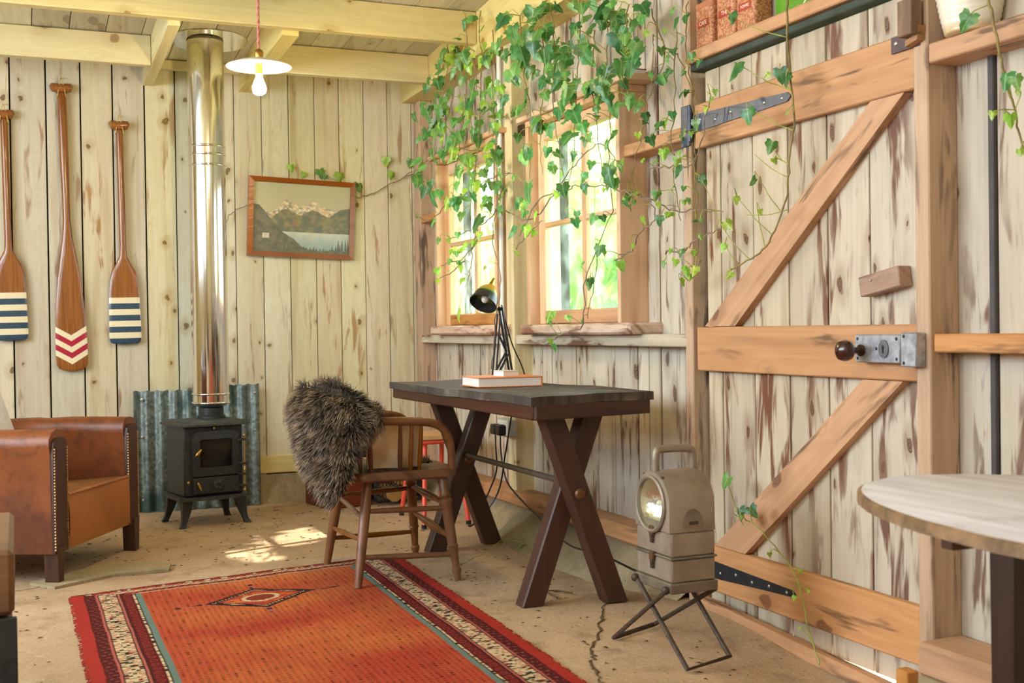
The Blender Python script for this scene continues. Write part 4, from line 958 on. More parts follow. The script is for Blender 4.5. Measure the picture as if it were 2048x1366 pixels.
p3 = gr3 + [(.06, .019, .019), (.3, .0185, .018), (.70, .0185, .018), (.76, .021, .017), (.80, .040, .014), (.84, .062, .012), (.89, .074, .011), (.96, .081, .010), (1.05, .083, .009), (1.15, .085, .008), (1.215, .086, .008), (1.238, .080, .007), (1.247, .066, .006), (1.250, .01, .005)]
# the mesh of shaft and blade runs from .06 to the end, so its own centre lies .03 lower than half the length
mat3 = blade_mat('striped_paddle', stripes(1.25, 1.25-8*.0325, .0325, 8))
mat2 = blade_mat('chevron_paddle', chev(1.582, 1.385, .032))
paddle(p2, 2.385, .804, .243, .276, mat2, 'tallest varnished paddle with red and cream chevrons on its blade')
paddle(p3, 2.197, .945, .541, .557, mat3, 'short paddle with blue and cream stripes nearest the flue')
paddle(p3, 2.225, .975, -.050, -.030, mat3, 'blue and cream striped paddle cut by the left edge of the picture')
# small screw at the end of the chevron blade
# ------------------------------------------------------------------ framed mountain picture
t = thing('framed_picture', 'wood-framed print of snowy mountains above a lake on the back wall', 'picture', (1.563, YB-.02, 1.672))
W[t.name] = Matrix.Translation((1.563, YB-.035, 1.672)) @ Matrix.Rotation(math.radians(2.0), 4, 'Y') @ Matrix.Rotation(math.radians(2), 4, 'X'); t.matrix_basis = W[t.name]
hw, hh, fw = .318, .232, .030
M_['frame'] = wood('picture_frame_wood', '#a55f2d', '#8f4c20', '#6f3514', 'X', None, 0, rough=.3)
def mitre(a, b, c, d, nm):
    mb = MB(); vs = []
    for (x, z) in (a, b): vs += [(x, -.010, z)]
    mb.prism([(*a[:1], -.012, a[1]), (b[0], -.012, b[1]), (c[0], -.016, c[1]), (d[0], -.016, d[1])], (0, .026, 0)); part('frame_side', mb, M_['frame'], t, t)
o, i_ = (hw, hh), (hw-fw, hh-fw)
mitre((-o[0], o[1]), (o[0], o[1]), (i_[0], i_[1]), (-i_[0], i_[1]), 't'); mitre((-o[0], -o[1]), (o[0], -o[1]), (i_[0], -i_[1]), (-i_[0], -i_[1]), 'b')
mitre((-o[0], -o[1]), (-o[0], o[1]), (-i_[0], i_[1]), (-i_[0], -i_[1]), 'l'); mitre((o[0], -o[1]), (o[0], o[1]), (i_[0], i_[1]), (i_[0], -i_[1]), 'r')
nx, nz = 260, 184; mb = MB(); mb.grid(lambda u, v: ((u*2-1)*(i_[0]+.003), -.004, (v*2-1)*(i_[1]+.003)), nx, nz)
def fbm(x, y, o=4): return sum(noise.noise((x*2**k, y*2**k, 3.3))/2**k for k in range(o))
def mixc(a, b, f): f = max(0, min(1, f)); return tuple(a[i]+(b[i]-a[i])*f for i in range(3))
H = lambda h: C(h)[:3]
def ridge(u, pts): 
    for (a, x), (b, y) in zip(pts, pts[1:]):
        if u <= b: return x+(y-x)*(u-a)/(b-a)
    return pts[-1][1]
def paint(u, v):
    s = mixc(H('#c9bd93'), H('#b9b596'), v)
    far = ridge(u, [(0, .50), (.12, .60), (.18, .56), (.22, .60), (.27, .66), (.32, .75), (.345, .77), (.37, .735), (.42, .71), (.47, .66), (.52, .70), (.57, .72), (.62, .745), (.66, .72), (.70, .68), (.76, .66), (.82, .64), (.88, .66), (1, .62)]) + .012*fbm(u*18, 1)
    mid = ridge(u, [(0, .3), (.17, .46), (.22, .53), (.30, .62), (.36, .62), (.42, .58), (.48, .53), (.54, .58), (.60, .63), (.66, .62), (.72, .56), (.78, .53), (.84, .60), (.90, .66), (1, .69)]) + .01*fbm(u*14, 5)
    lh = ridge(u, [(0, .68), (.06, .67), (.12, .58), (.18, .49), (.24, .38), (.32, .28), (.42, .20), (.47, .14), (.5, .10), (1, -.2)]) + .006*fbm(u*20, 9)
    c = s; n_ = fbm(u*14, v*14); n2 = fbm(u*30+7, v*30)
    if v < far: c = mixc(H('#d9b78f'), H('#8e8276'), .5+1.6*n_); c = mixc(c, H('#efe3cd'), 1.5*n2+.15)
    if v < mid: c = mixc(H('#4c5a52'), H('#857a58'), .45+1.2*n_); c = mixc(c, H('#a0684a'), 1.2*(fbm(u*5+2, v*5)-.1) if .4 < u < .62 else 0)
    if v < .30: c = mixc(H('#c9cec0'), H('#8ba6ac'), (.30-v)/.22+.2*n_)
    if v < lh: c = mixc(H('#39423d'), H('#6b6553'), .45+1.1*n_)
    if .10 < u < .17 and .2 < v < .27 and v < lh: c = H('#cfc9b8')
    for k in range(26):
        tx = .30+.7*((k*.618) % 1); th_ = .06+.10*((k*.37) % 1)+(.08 if tx > .8 else 0); w = .018*(1-(v/th_))
        if 0 < v < th_ and abs(u-tx) < w*(.6+.5*abs(math.sin(v*260))): c = mixc(H('#24302c'), H('#39463c'), .5+n2)
    if v < .05+.02*n_ : c = mixc(H('#38413a'), H('#5d5f4c'), .5+n2)
    return mixc(c, H('#c4bc9e'), .16)
cols = np.ones(((nx+1)*(nz+1), 4), np.float32)
for j in range(nz+1):
    for i in range(nx+1): cols[j*(nx+1)+i, :3] = paint(i/nx, j/nz)
def vcol_mat(name, rough, spec=None, coat=0.0, bumpn=0):
    t = NT(name); a = t.new('ShaderNodeVertexColor'); a.layer_name = 'print'
    if bumpn: t.bump(t.noise(t.obj(False), bumpn, 2), .4, .004)
    if coat: t.b.inputs['Coat Weight'].default_value = coat; t.b.inputs['Coat Roughness'].default_value = .03
    return t.fin(a.outputs[0], rough, 0, spec)
def setcol(o, cols): o.data.color_attributes.new('print', 'FLOAT_COLOR', 'POINT').data.foreach_set('color', np.clip(cols, 0, 1).astype(np.float32).ravel())
po = part('print', mb, vcol_mat('mountain_print', .5, None, .6), t, t); setcol(po, cols)

# ------------------------------------------------------------------ pendant lamp
PX, PY = .966, 5.0
t = thing('pendant_lamp', 'flat white enamel pendant lamp with bare lit bulb on a pink cord', 'lamp', (PX, PY, 2.15))
mb = MB()
for ph in (0, math.pi):
    zt = zc(PY); mb.tube([(PX+.0035*math.cos(ph+k*.9), PY+.0035*math.sin(ph+k*.9), 2.172+(zt-2.172)*k/60) for k in range(61)], .004, 6)
part('cord', mb, plain('pink_braided_cord', '#d68a78', .8, 0, .1, 60), t)
mb = MB(); pr = [(.0, .030), (.030, .028), (.060, .020), (.10, .008), (.137, -.006), (.1385, -.008), (.136, -.0095), (.10, .0045), (.06, .016), (.025, .022), (0, .023)]; mb.lathe(pr, 48, c=(PX, PY, 2.140)); part('shade', mb, plain('white_enamel', '#eee9dd', .3, 0, .03), t)
mb = MB(); mb.lathe([(0, .0), (.017, .0), (.020, .02), (.017, .032), (.008, .040), (0, .041)], 20, c=(PX, PY, 2.168)); part('gallery', mb, M_['brass'], t)
mb = MB(); mb.lathe([(0, 0), (.016, 0), (.016, .045), (0, .045)], 16, c=(PX, PY, 2.100)); part('bulb_holder', mb, M_['brass'], t)
te = NT('lit_bulb'); em = te.new('ShaderNodeEmission'); em.inputs[0].default_value = (1.0, .73, .40, 1); em.inputs[1].default_value = 620.0; te.l.new(em.outputs[0], te.out.inputs[0])
mb = MB(); mb.lathe([(.013, .090), (.014, .075), (.022, .055), (.0295, .035), (.030, .022), (.025, .008), (.014, .001), (0, 0)][::-1], 14, c=(PX, PY, 2.012)); part('bulb', mb, te.m, t)

# added unseen copy of the pendant, gives warm light to the lower room
added_pend = t.copy(); link(added_pend, None, Matrix.Translation((.15, 1.55, 2.32))); tag(added_pend, 'added unseen pendant lamp nearer the camera, warming the lower room', 'lamp')
for ch in list(t.children):
    c = ch.copy(); link(c, added_pend, Matrix.Translation(V((.15-PX, 1.55-PY, 2.32-2.15))) @ W[ch.name])
# ------------------------------------------------------------------ rug
A_, B_, C_, D_ = (.171, 4.731), (1.526, 4.968), (1.41, 1.75), (.18, 1.60)
NU, NV = 330, 520
def rugp(u, v):
    x = (A_[0]*(1-u)+B_[0]*u)*(1-v) + (D_[0]*(1-u)+C_[0]*u)*v; y = (A_[1]*(1-u)+B_[1]*u)*(1-v) + (D_[1]*(1-u)+C_[1]*u)*v
    e = .010*noise.noise((v*9, u*2, 1))+.004*noise.noise((v*60, 3, u)); x += e*(abs(u-.5)*2)**2
    return (x, y + .008*noise.noise((u*14, 5, 2))*(1-v), .009+.003*noise.noise((x*3, y*3, 0)) + .0012*noise.noise((x*90, y*90, 0)))
hsh = lambda a, b: (math.sin(a*127.1+b*311.7)*43758.5453) % 1.0
RC = {k: np.array(C(h)[:3]) for k, h in dict(red='#9c3026', mar='#551c1b', dk='#2a1d1c', pink='#a95a4c', cream='#c9b089', teal='#66786f', org='#b0532f', org2='#bf6a3a', or3='#a5402b', gr='#46513f').items()}
def rugc(s, t, Wd):
    e = min(s, Wd-s); band = None
    side = e/.25; end = t/.12
    if end < 1 and end < side:
        if end < .12: return RC['mar']
        if end < .28: return RC['red'] if hsh(int(s/.012), 3) > .3 else RC['cream']
        if end < .34: return RC['dk']
        if end < .66:
            q = abs(((s/.05) % 1)-.5)*2; z = abs(((end-.34)/.32)-.5)*2
            return RC['cream'] if (q+z) % 1 > .42 else (RC['red'] if hsh(int(s/.014), int(end*18)) > .4 else RC['mar'])
        if end < .72: return RC['dk']
        if end < .92: return RC['red'] if hsh(int(s/.009), 8) > .25 else RC['pink']
        return RC['cream']*.7
    if side < 1:
        if side < .17: return RC['red']*(1.0+.15*(hsh(int(t/.01), 1)-.5))
        if side < .33:
            k = (t/.034+(side-.17)*2) % 1
            return RC['dk']*1.1 if k < .12 else (RC['pink']*.7 if .3 < k < .4 and side > .2 else RC['mar'])
        if side < .345: return RC['dk']
        if side < .375: return RC['pink']
        if side < .39: return RC['dk']
        if side < .64:
            a = (side-.39)/.25; c = int(t/.075); f = (t/.075) % 1; g = a if c % 2 else 1-a
            if f < .06: return RC['dk']
            i, j = int(f*8), int(g*5); h = hsh(i+c*3, j)
            if g < .34: return RC['cream'] if (j+int(f*16)) % 3 else RC['pink']
            if (i+j) % 3 == 0 and h > .2: return RC['dk']
            if (i-2*j) % 5 == 0 and h > .3: return RC['red']
            if h > .93: return RC['gr']
            return RC['cream']
        if side < .655: return RC['dk']
        if side < .685: return RC['pink']
        if side < .70: return RC['dk']
        if side < .86:
            k = math.hypot(((t/.045) % 1-.5)*.9, (side-.78)/.16)
            return RC['red']*.85 if .22 < k < .34 else (RC['gr']*.8 if k < .08 else RC['mar'])
        if side < .895: return RC['cream'] if hsh(int(t/.008), 2) > .25 else RC['dk']
        if side < .915: return RC['dk']
        return RC['teal']
    ds, dt = s-MED[0], t-MED[1]; r = abs(ds)/.215+abs(dt)/.165
    if r < 1:
        if r > .86: return RC['dk']*1.3
        if r > .80: return RC['cream'] if int((ds-dt)/.012) % 2 else RC['dk']
        if r > .74: return RC['mar']
        q = math.hypot(ds/.075, dt/.06)
        if q < .75: return RC['mar']*.9+RC['org']*.3
        if q < 1: return RC['cream']
        return RC['or3']*1.05 if hsh(int(s/.02), int(t/.02)) > .25 else RC['org2']
    if (abs(dt) < .010 and abs(ds) < .33) or (abs(ds) < .010 and abs(dt) < .25): return RC['dk']*1.6 if hsh(int(s/.02), int(t/.02)) > .4 else RC['pink']
    ab = .5+.9*noise.noise((s*1.6, t*4.0, 2))+.25*noise.noise((s*30, t*9, 5)); edge = min(1, (e-.25)/.12)
    c = RC['or3']*(1-max(0, min(1, ab)))+RC['org2']*max(0, min(1, ab)); c = c*(.6+.4*edge)+RC['or3']*(.4*(1-edge))
    gx = s/.021; gy = t/.019 + (.5 if int(gx) % 2 else 0); fx, fy = gx % 1, gy % 1
    if abs(fx-.5) < .23 and abs(fy-.5) < .20: c = c*.5 if hsh(int(gx), int(gy)) > .35 else c*.28
    return c*(.92+.16*hsh(int(s/.006), int(t/.006)))
Wd = 1.36; Ln = 3.2
def uv_of(x, y): return None
MED = ((.829-.171)/1.355*Wd, .46)
mb = MB(); mb.grid(rugp, NU, NV); rc = np.ones(((NU+1)*(NV+1), 4), np.float32)
for j in range(NV+1):
    for i in range(NU+1): rc[j*(NU+1)+i, :3] = rugc(i/NU*Wd, j/NV*Ln, Wd)
rug = thing('rug', 'long orange-red patterned wool rug with dark borders and a small diamond', 'rug', (.83, 3.3, 0))
ro = part('pile', mb, vcol_mat('woven_wool', .95, .1, 0, 300), rug, ang=90); setcol(ro, rc)
mb = MB()
for k in range(900):
    v = random.random(); u = random.choice((0, 1)); p = V(rugp(u, v)); d = (-1 if u == 0 else 1)
    mb.tube([p+V((0, 0, -.002)), p+V((d*random.uniform(.004, .012), random.uniform(-.006, .006), -.004))], .0016, 4)
part('edge_fringe', mb, plain('red_wool_edge', '#9c2c20', .95), rug, kind='stuff')
# ------------------------------------------------------------------ signal lantern on its folding stand
t = thing('signal_lantern', 'old grey cast metal signal lantern on a folding rod stand by the door', 'lantern', (1.85, 3.10, 0))
M_['alu'] = plain('worn_cast_alloy', '#9a8d7c', .5, .45, .16, 9, bump=.12); M_['alu2'] = plain('darker_cast_alloy', '#7f7464', .5, .45, .2, 12, bump=.12)
M_['rod'] = plain('rusty_rod', '#4d4034', .55, .4, .2, 30)
LX0, LX1, LY0, LY1 = 1.775, 1.928, 3.0, 3.21; cy = (LY0+LY1)/2; hwid = (LY1-LY0)/2
mb = MB(); mb.box(LX0-.006, LX1+.006, LY0-.006, LY1+.006, .205, .236, .004); part('base_tray', mb, M_['alu2'], t)
mb = MB(); mb.box(LX0, LX1, LY0, LY1, .236, .306, .005); part('battery_box', mb, M_['alu'], t)
mb = MB(); mb.box(LX0-.005, LX1+.005, LY0-.005, LY1+.005, .3055, .3125, .003); part('seam_rim', mb, M_['alu2'], t)
mb = MB(); mb.box(LX0, LX1, LY0, LY1, .312, .386, .005); part('middle_box', mb, M_['alu'], t)
arch = [(cy-hwid-.001, .3865), (cy+hwid+.001, .3865)] + [(cy+hwid*math.cos(math.radians(a))*1.0, .468+.095*math.sin(math.radians(a))) for a in range(0, 181, 9)]
ni = len(arch); mb = MB(); vs = []
cz = .462
for x, s in ((LX0-.004, .965), (LX0+.008, 1.0), (LX1-.010, 1.0), (LX1+.002, .95)): vs += [(x, cy+(y-cy)*s, .3865+(z-.3865)*(1-(1-s)*.6)) for y, z in arch]
hole = [(LX0-.004, cy+.083*math.cos(2*math.pi*k/ni), cz+.083*math.sin(2*math.pi*k/ni)) for k in range(ni)]
mb.add(vs, [(j*ni+i, j*ni+(i+1) % ni, (j+1)*ni+(i+1) % ni, (j+1)*ni+i) for j in range(3) for i in range(ni)] + [tuple(3*ni+i for i in range(ni))])
o = len(mb.v); ring = []
base = math.atan2(arch[0][1]-cz, arch[0][0]-cy)
for (y, z) in arch:
    a = math.atan2(z-cz, y-cy); ring.append((LX0-.006, cy+.080*math.cos(a), cz+.080*math.sin(a)))
mb.add(ring, []); mb.f += [(i, (i+1) % ni, o+(i+1) % ni, o+i) for i in range(ni)]
part('lamp_head', mb, M_['alu'], t, ang=32)
RL = Matrix.Translation((LX0-.006, cy, cz)) @ Matrix.Rotation(-math.pi/2, 4, 'Y')
mb = MB(); mb.lathe([(.079, -.004), (.086, -.002), (.087, .006), (.082, .010), (.076, .008), (.075, -.006)], 40, RL); mb.f = mb.f[:-2]; part('lens_ring', mb, M_['alu'], t)
tr_ = NT('mirror_reflector'); tr_.bump(tr_.noise(tr_.obj(), 30, 2), .5, .01); mrf = tr_.fin((.95, .92, .82, 1), .28, 1.0)
mb = MB(); mb.lathe([(.077, .0), (.070, -.018), (.058, -.034), (.040, -.047), (.020, -.054), (.006, -.055)], 40, RL); mb.f = mb.f[:-2]; part('reflector', mb, mrf, t)
mb = MB(); mb.ball((LX0+.022, cy, cz), .009, 10, 8); mb.tube([(LX0+.05, cy, cz), (LX0+.026, cy, cz)], .006, 8); part('lamp_bulb', mb, plain('clear_bulb', '#efe8d0', .1), t)
mb = MB(); mb.lathe([(0, .004), (.078, .004), (.078, .006), (0, .007)], 40, RL); part('lens', mb, glass('clear_lens', 0), t)
for z in (.378, .3):
    mb = MB(); mb.box(LX0-.012, LX0-.001, cy-.012, cy+.012, z-.010, z+.018, .003); l_ = part('latch', mb, plain('latch_rust', '#6d5234', .5, .4), t)
    mb = MB(); mb.bar((LX0-.009, cy, z-.008), (LX0-.007, cy, z-.034), .014, .004, up=(1, 0, 0)); part('latch_tongue', mb, M_['rod'], l_)
mb = MB(); mb.tube(spline([(LX0+.010, cy, .560), (LX0+.012, cy, .612), (LX0+.030, cy, .626), (LX1-.03, cy, .624), (LX1-.012, cy, .610), (LX1-.010, cy, .558)], 6), .012, 10); part('handle', mb, M_['alu'], t)
for yy in (cy-.055, cy+.055):
    mb = MB(); mb.ball((LX0+.002, yy, .545), .006, 8, 6); part('screw', mb, M_['rod'], t)
mb = MB(); mb.prism([(LX0+.045+.035*math.cos(math.radians(a))+.03, LY0-.001, .40+.055*math.sin(math.radians(a))) for a in range(0, 181, 15)], (0, -.003, 0)); bd = part('side_cover', mb, M_['alu2'], t)
mb = MB(); mb.box(LX0+.06, LX0+.092, LY0-.007, LY0-.0035, .408, .418, .002); part('maker_badge', mb, M_['rod'], bd)
def text_mesh(txt, size, M, depth=.001, align='CENTER'):
    cu = bpy.data.curves.new('txt', 'FONT'); cu.body = txt; cu.size = size; cu.extrude = depth; cu.align_x = align; cu.align_y = 'CENTER'
    ob = bpy.data.objects.new('txt', cu); COL.objects.link(ob); bpy.context.view_layer.update()
    me = bpy.data.meshes.new_from_object(ob.evaluated_get(bpy.context.evaluated_depsgraph_get()))
    mb = MB(); mb.add([tuple(v.co) for v in me.vertices], [tuple(p.vertices) for p in me.polygons], M)
    bpy.data.objects.remove(ob); bpy.data.curves.remove(cu); bpy.data.meshes.remove(me); return mb
FACE_L = Matrix(((0, 0, -1, 0), (-1, 0, 0, 0), (0, 1, 0, 0), (0, 0, 0, 1)))       # text read by someone looking along +x
part('embossed_mark', text_mesh('S B', .020, Matrix.Translation((LX0-.0055, cy+.065, .4)) @ FACE_L, .0015), M_['alu2'], t)
fA, fB, fC, fD = V((1.767, 2.904, .008)), V((1.953, 2.967, .008)), V((1.741, 3.308, .008)), V((1.945, 3.40, .008))
jn, jf = V((1.766, 3.015, .215)), V((1.766, 3.20, .22)); kn, kf = V((1.937, 3.015, .205)), V((1.937, 3.195, .205))
mb = MB(); mb.tube([jf, fA, fB, kf], .0075, 8); part('stand_leg', mb, M_['rod'], t)
mb = MB(); mb.tube([jn, fC, fD, kn], .0075, 8); part('stand_leg', mb, M_['rod'], t)
for p in (jn, jf):
    mb = MB(); mb.ball(p-V((.004, 0, 0)), .013, 10, 7); part('pivot', mb, M_['rod'], t)

# ------------------------------------------------------------------ oval table, lower right
t = thing('oval_table', 'pale weathered oval table with dark legs in the right foreground', 'table', (1.50, 1.10, 0))
tw = NT('scrubbed_table_top'); v = tw.obj(False); x, y, z = tw.sep(v)
g = tw.noise(tw.comb(tw.math('MULTIPLY', x, 26), tw.math('MULTIPLY', y, 3), z), 1, 4); b = tw.noise(v, 5, 4)
c = tw.mix(tw.rng(g, .3, .7), C('#dcdadd'), C('#c2bec0')); c = tw.mix(tw.math('MULTIPLY', tw.rng(b, .55, .7), .5), c, C('#9c8f86')); tw.bump(g, .3, .006); M_['tabletop'] = tw.fin(c, .45)
mb = MB(); n = 72; E_ = lambda a, s, z: (1.50+.34*s*math.cos(a), 1.10+.60*s*math.sin(a), z); vs = []
for s, z in ((.96, .698), (1.0, .701), (1.0, .716), (.985, .72)): vs += [E_(2*math.pi*k/n, s, z+.0015*noise.noise((k*.9, 1, 2))) for k in range(n)]
mb.add(vs, [(j*n+k, j*n+(k+1) % n, (j+1)*n+(k+1) % n, (j+1)*n+k) for j in range(3) for k in range(n)] + [tuple(range(n-1, -1, -1)), tuple(3*n+k for k in range(n))]); mb.mi = [1]*(3*n) + [1, 0]
part('tabletop', mb, [M_['tabletop'], plain('table_edge', '#86694a', .6, 0, .3, 25)], t)
M_['tleg'] = wood('table_leg', '#3b2415', '#2a180d', '#180d07', 'Z', None, .1, rough=.4)
mb = MB(); mb.box(1.39, 1.70, 1.46, 1.49, .63, .694, .003); part('frame_rail', mb, M_['darkX'], t)
mb = MB(); mb.box(1.385, 1.41, .70, 1.49, .655, .694, .003); part('frame_rail', mb, M_['darkY'], t)
for x, y in ((1.665, 1.60), (1.34, .70), (1.66, .70), (1.36, 1.5)):
    if (x, y) == (1.36, 1.5): continue
    mb = MB(); mb.bar((x, y, .694), (x, y, fz(x, y)), .058, .058, up=(1, 0, 0), w1=.046); part('leg', mb, M_['tleg'], t)

# ------------------------------------------------------------------ dark trunk cut by the left edge
t = thing('trunk', 'dark wooden trunk with worn brown lid at the left edge of the picture', 'trunk', (-.33, 2.6, 0))
M_['trunkpaint'] = wood('blue_black_paint', '#26282f', '#1b1c22', '#0f1014', 'X', None, .0, '#4a4a55', .5, rough=.5)
mb = MB(); mb.box(-.62, -.022, 2.40, 2.90, .02, .47, .006); part('body', mb, M_['trunkpaint'], t)
mb = MB(); mb.box(-.63, -.014, 2.39, 2.91, .472, .598, .01); part('lid', mb, wood('trunk_lid', '#7d5a3c', '#5f4029', '#3c2718', 'X', None, .2, '#b0522a', .5, rough=.5), t)
mb = MB(); mb.box(-.05, -.010, 2.384, 2.40, .02, .47, .002); part('corner_strip', mb, M_['black_iron'], t)
mb = MB(); mb.box(-.36, -.28, 2.375, 2.392, .43, .52, .003); part('hasp', mb, M_['black_iron'], t)
for x in (-.58, -.06):
    for y in (2.44, 2.86): mb = MB(); mb.box(x-.02, x+.02, y-.02, y+.02, fz(x, y), .02); part('foot', mb, M_['blackplastic'], t)

# ------------------------------------------------------------------ things on the shelves
tc_ = NT('cork_tin'); v = tc_.obj(); vo = tc_.new('ShaderNodeTexVoronoi'); vo.inputs['Scale'].default_value = 190; tc_.l.new(v, vo.inputs['Vector'])
M_['cork'] = tc_.fin(tc_.mix(tc_.rng(tc_.sep(vo.outputs['Color'])[0], .2, .8), C('#a4603c'), C('#cf9468')), .55)
M_['corklid'] = plain('tin_lid', '#b4704a', .5, 0, .1, 60); M_['redlabel'] = plain('red_label', '#b0402a', .5); M_['whiteink'] = plain('white_lettering', '#f3e6d2', .6, 0, .02)
for k, (yc, h, txt, lab) in enumerate(((3.585, .150, 'CAFE', 'speckled orange-brown canister lettered CAFE, leftmost on the shelf over the door'), (3.448, .155, 'THE', 'speckled orange-brown canister in the middle of three on the shelf over the door'), (3.325, .140, 'POIVRE', 'speckled orange-brown canister nearest the green panel on the shelf over the door'))):
    t = thing('canister', lab, 'canister', (2.318, yc, 1.992), 0, 'canisters on the shelf over the door'); hw_ = .056
    mb = MB(); mb.prism([(x, y, 1.9925) for x, y in rr(2.318, yc, .038, hw_, .014, 4)], (0, 0, h)); part('body', mb, M_['cork'], t)
    mb = MB(); mb.prism([(x, y, 1.9925+h) for x, y in rr(2.318, yc, .0395, hw_+.0015, .015, 4)], (0, 0, .018)); part('lid', mb, M_['corklid'], t)
    mb = MB(); zl = 1.9925+h*.62; mb.box(2.2788, 2.2800, yc-.036, yc+.036, zl-.013, zl+.013); lb = part('name_label', mb, M_['redlabel'], t)
    part('lettering', text_mesh(txt, .021 if len(txt) < 5 else .015, Matrix.Translation((2.2785, yc, zl)) @ FACE_L, .0004), M_['whiteink'], lb)
t = thing('green_panel', 'bright green panel with white scribbles standing on the shelf over the door', 'panel', (2.34, 2.90, 1.992))
M_['green'] = plain('green_enamel', '#5f9e1c', .4, 0, .12, 6)
mb = MB(); mb.box(2.338, 2.348, 2.72, 3.235, 1.993, 2.33, .002); gp_ = part('board', mb, M_['green'], t)
for pts in ([(3.11, 2.03), (3.09, 2.022), (3.075, 2.035), (3.06, 2.045), (3.045, 2.05)], [(3.10, 2.06), (3.06, 2.075), (3.03, 2.07)], [(2.92, 2.10), (2.89, 2.09), (2.87, 2.11), (2.84, 2.105)], [(2.97, 2.16), (2.93, 2.18), (2.90, 2.17)]):
    mb = MB(); mb.tube(spline([(2.3375, a, b) for a, b in pts], 5), .003, 5); part('scribble', mb, M_['whiteink'], gp_)
t = thing('stoneware_jar', 'cream ribbed stoneware jar on the right hand shelf beside the door post', 'jar', (2.30, 2.335, 1.75))
ts_ = NT('cream_stoneware'); x, y, z = ts_.sep(ts_.obj(False)); ts_.b.inputs['Coat Weight'].default_value = .3
M_['stone'] = ts_.fin(ts_.mix(ts_.rng(z, -.13, -.10), C('#cbb184'), C('#e6dfcc')), .35)
pr = [(0, 0), (.062, 0), (.066, .004)]
for k in range(40):
    f = k/39; pr.append((.066+.024*math.sin(min(1, f*1.15)*math.pi*.55)+(.0016*math.sin(k*2.2) if .08 < f < .8 else 0), .006+.20*f))
pr += [(.080, .225), (.058, .245), (.052, .250), (.055, .265), (.050, .268), (.046, .25), (0, .245)]
mb = MB(); mb.lathe(pr, 40, c=(2.300, 2.335, 1.7505)); part('body', mb, M_['stone'], t, ang=60)
t = thing('white_frame', 'small white picture frame at the upper right corner of the picture', 'frame', (2.33, 2.09, 1.75))
M_['whitepaint'] = plain('white_paint', '#efece6', .4, 0, .03)
for a in ((2.325, 2.345, 1.95, 2.185, 1.751, 1.785), (2.325, 2.345, 1.95, 2.185, 2.02, 2.055), (2.325, 2.345, 2.150, 2.185, 1.785, 2.02), (2.325, 2.345, 1.95, 1.985, 1.785, 2.02)):
    mb = MB(); mb.box(*a, .002); part('frame_side', mb, M_['whitepaint'], t)
mb = MB(); mb.box(2.336, 2.342, 1.985, 2.150, 1.785, 2.02); part('print', mb, plain('grey_print', '#8d8590', .4, 0, .2, 8), t)
t = thing('red_book', 'small dark red book lying on the head board of the window by the door', 'book', (2.29, 4.16, 2.007))
mb = MB(); mb.box(2.235, 2.335, 4.09, 4.25, 2.0075, 2.0105, .001); part('cover', mb, plain('dark_red_cloth', '#6b2420', .6), t)
mb = MB(); mb.box(2.242, 2.330, 4.093, 4.247, 2.0105, 2.029); part('pages', mb, M_['pages'], t)
mb = MB(); mb.box(2.235, 2.335, 4.09, 4.25, 2.029, 2.032, .001); part('cover', mb, bpy.data.materials['dark_red_cloth'], t)
mb = MB(); mb.box(2.234, 2.241, 4.09, 4.25, 2.0105, 2.029); part('spine', mb, bpy.data.materials['dark_red_cloth'], t)
# ------------------------------------------------------------------ grit and dead leaves on the floor
mb = MB(); random.seed(3)
for k in range(900):
    x, y = random.uniform(-.1, 2.0), random.uniform(2.5, 6.7)
    if (.1 < x < 1.55 and y < 5.05) or (x < .1 and y < 3.0): continue
    s = random.uniform(.003, .009); a = random.uniform(0, 6.3); z = fz(x, y)+.001
    ca, sa = math.cos(a), math.sin(a)
    mb.add([(x+ca*s*1.6, y+sa*s*1.6, z), (x-sa*s*.6, y+ca*s*.6, z+.003), (x-ca*s*1.4, y-sa*s*1.4, z), (x+sa*s*.6, y-ca*s*.6, z+.002)], [(0, 1, 2, 3)])
gr_ = solo('floor_litter', mb, plain('dead_leaf_bits', '#5d4426', .9, 0, .4, 3), 'scattered grit and dry leaf bits on the concrete floor', 'litter'); gr_['kind'] = 'stuff'
for k, (pts, lab) in enumerate((([(1085, 1185), (1096, 1187), (1115, 1198)], 'short dry twig on the floor under the desk, nearer the wall'), ([(1090, 1183), (1120, 1184), (1145, 1188)], 'thin dry stalk on the floor under the desk'))):
    mb = MB(); q = [pz(*p)+V((0, 0, .004)) for p in pts]; mb.tube(spline(q, 4), .003, 5); solo('twig', mb, M_['crackm'], lab, 'twig')
# ------------------------------------------------------------------ ivy
random.seed(21)
def leaf_mat(name, dark, light, vein):
    t = NT(name); v = t.obj(False); x, y, z = t.sep(v); rnd = t.new('ShaderNodeObjectInfo').outputs['Random']
    n = t.noise(t.obj(), 1.6, 3); c = t.mix(t.rng(n, .3, .7), C(dark), C(light))
    c = t.mix(t.math('MULTIPLY', t.rng(t.math('ABSOLUTE', x), .0, .05, 1, 0), .6), c, C(vein))
    hs = t.new('ShaderNodeHueSaturation'); t.set(hs.inputs['Color'], c); t.set(hs.inputs['Value'], t.math('MULTIPLY_ADD', rnd, .5, .75)); t.set(hs.inputs['Hue'], t.math('MULTIPLY_ADD', t.math('FRACT', t.math('MULTIPLY', rnd, 9.1)), .04, .48))
    t.fin(hs.outputs[0], .32); tl = t.new('ShaderNodeBsdfTranslucent'); t.l.new(hs.outputs[0], tl.inputs[0])
    mx = t.new('ShaderNodeMixShader'); mx.inputs[0].default_value = .35; t.l.new(t.b.outputs[0], mx.inputs[1]); t.l.new(tl.outputs[0], mx.inputs[2]); t.l.new(mx.outputs[0], t.out.inputs[0]); return t.m
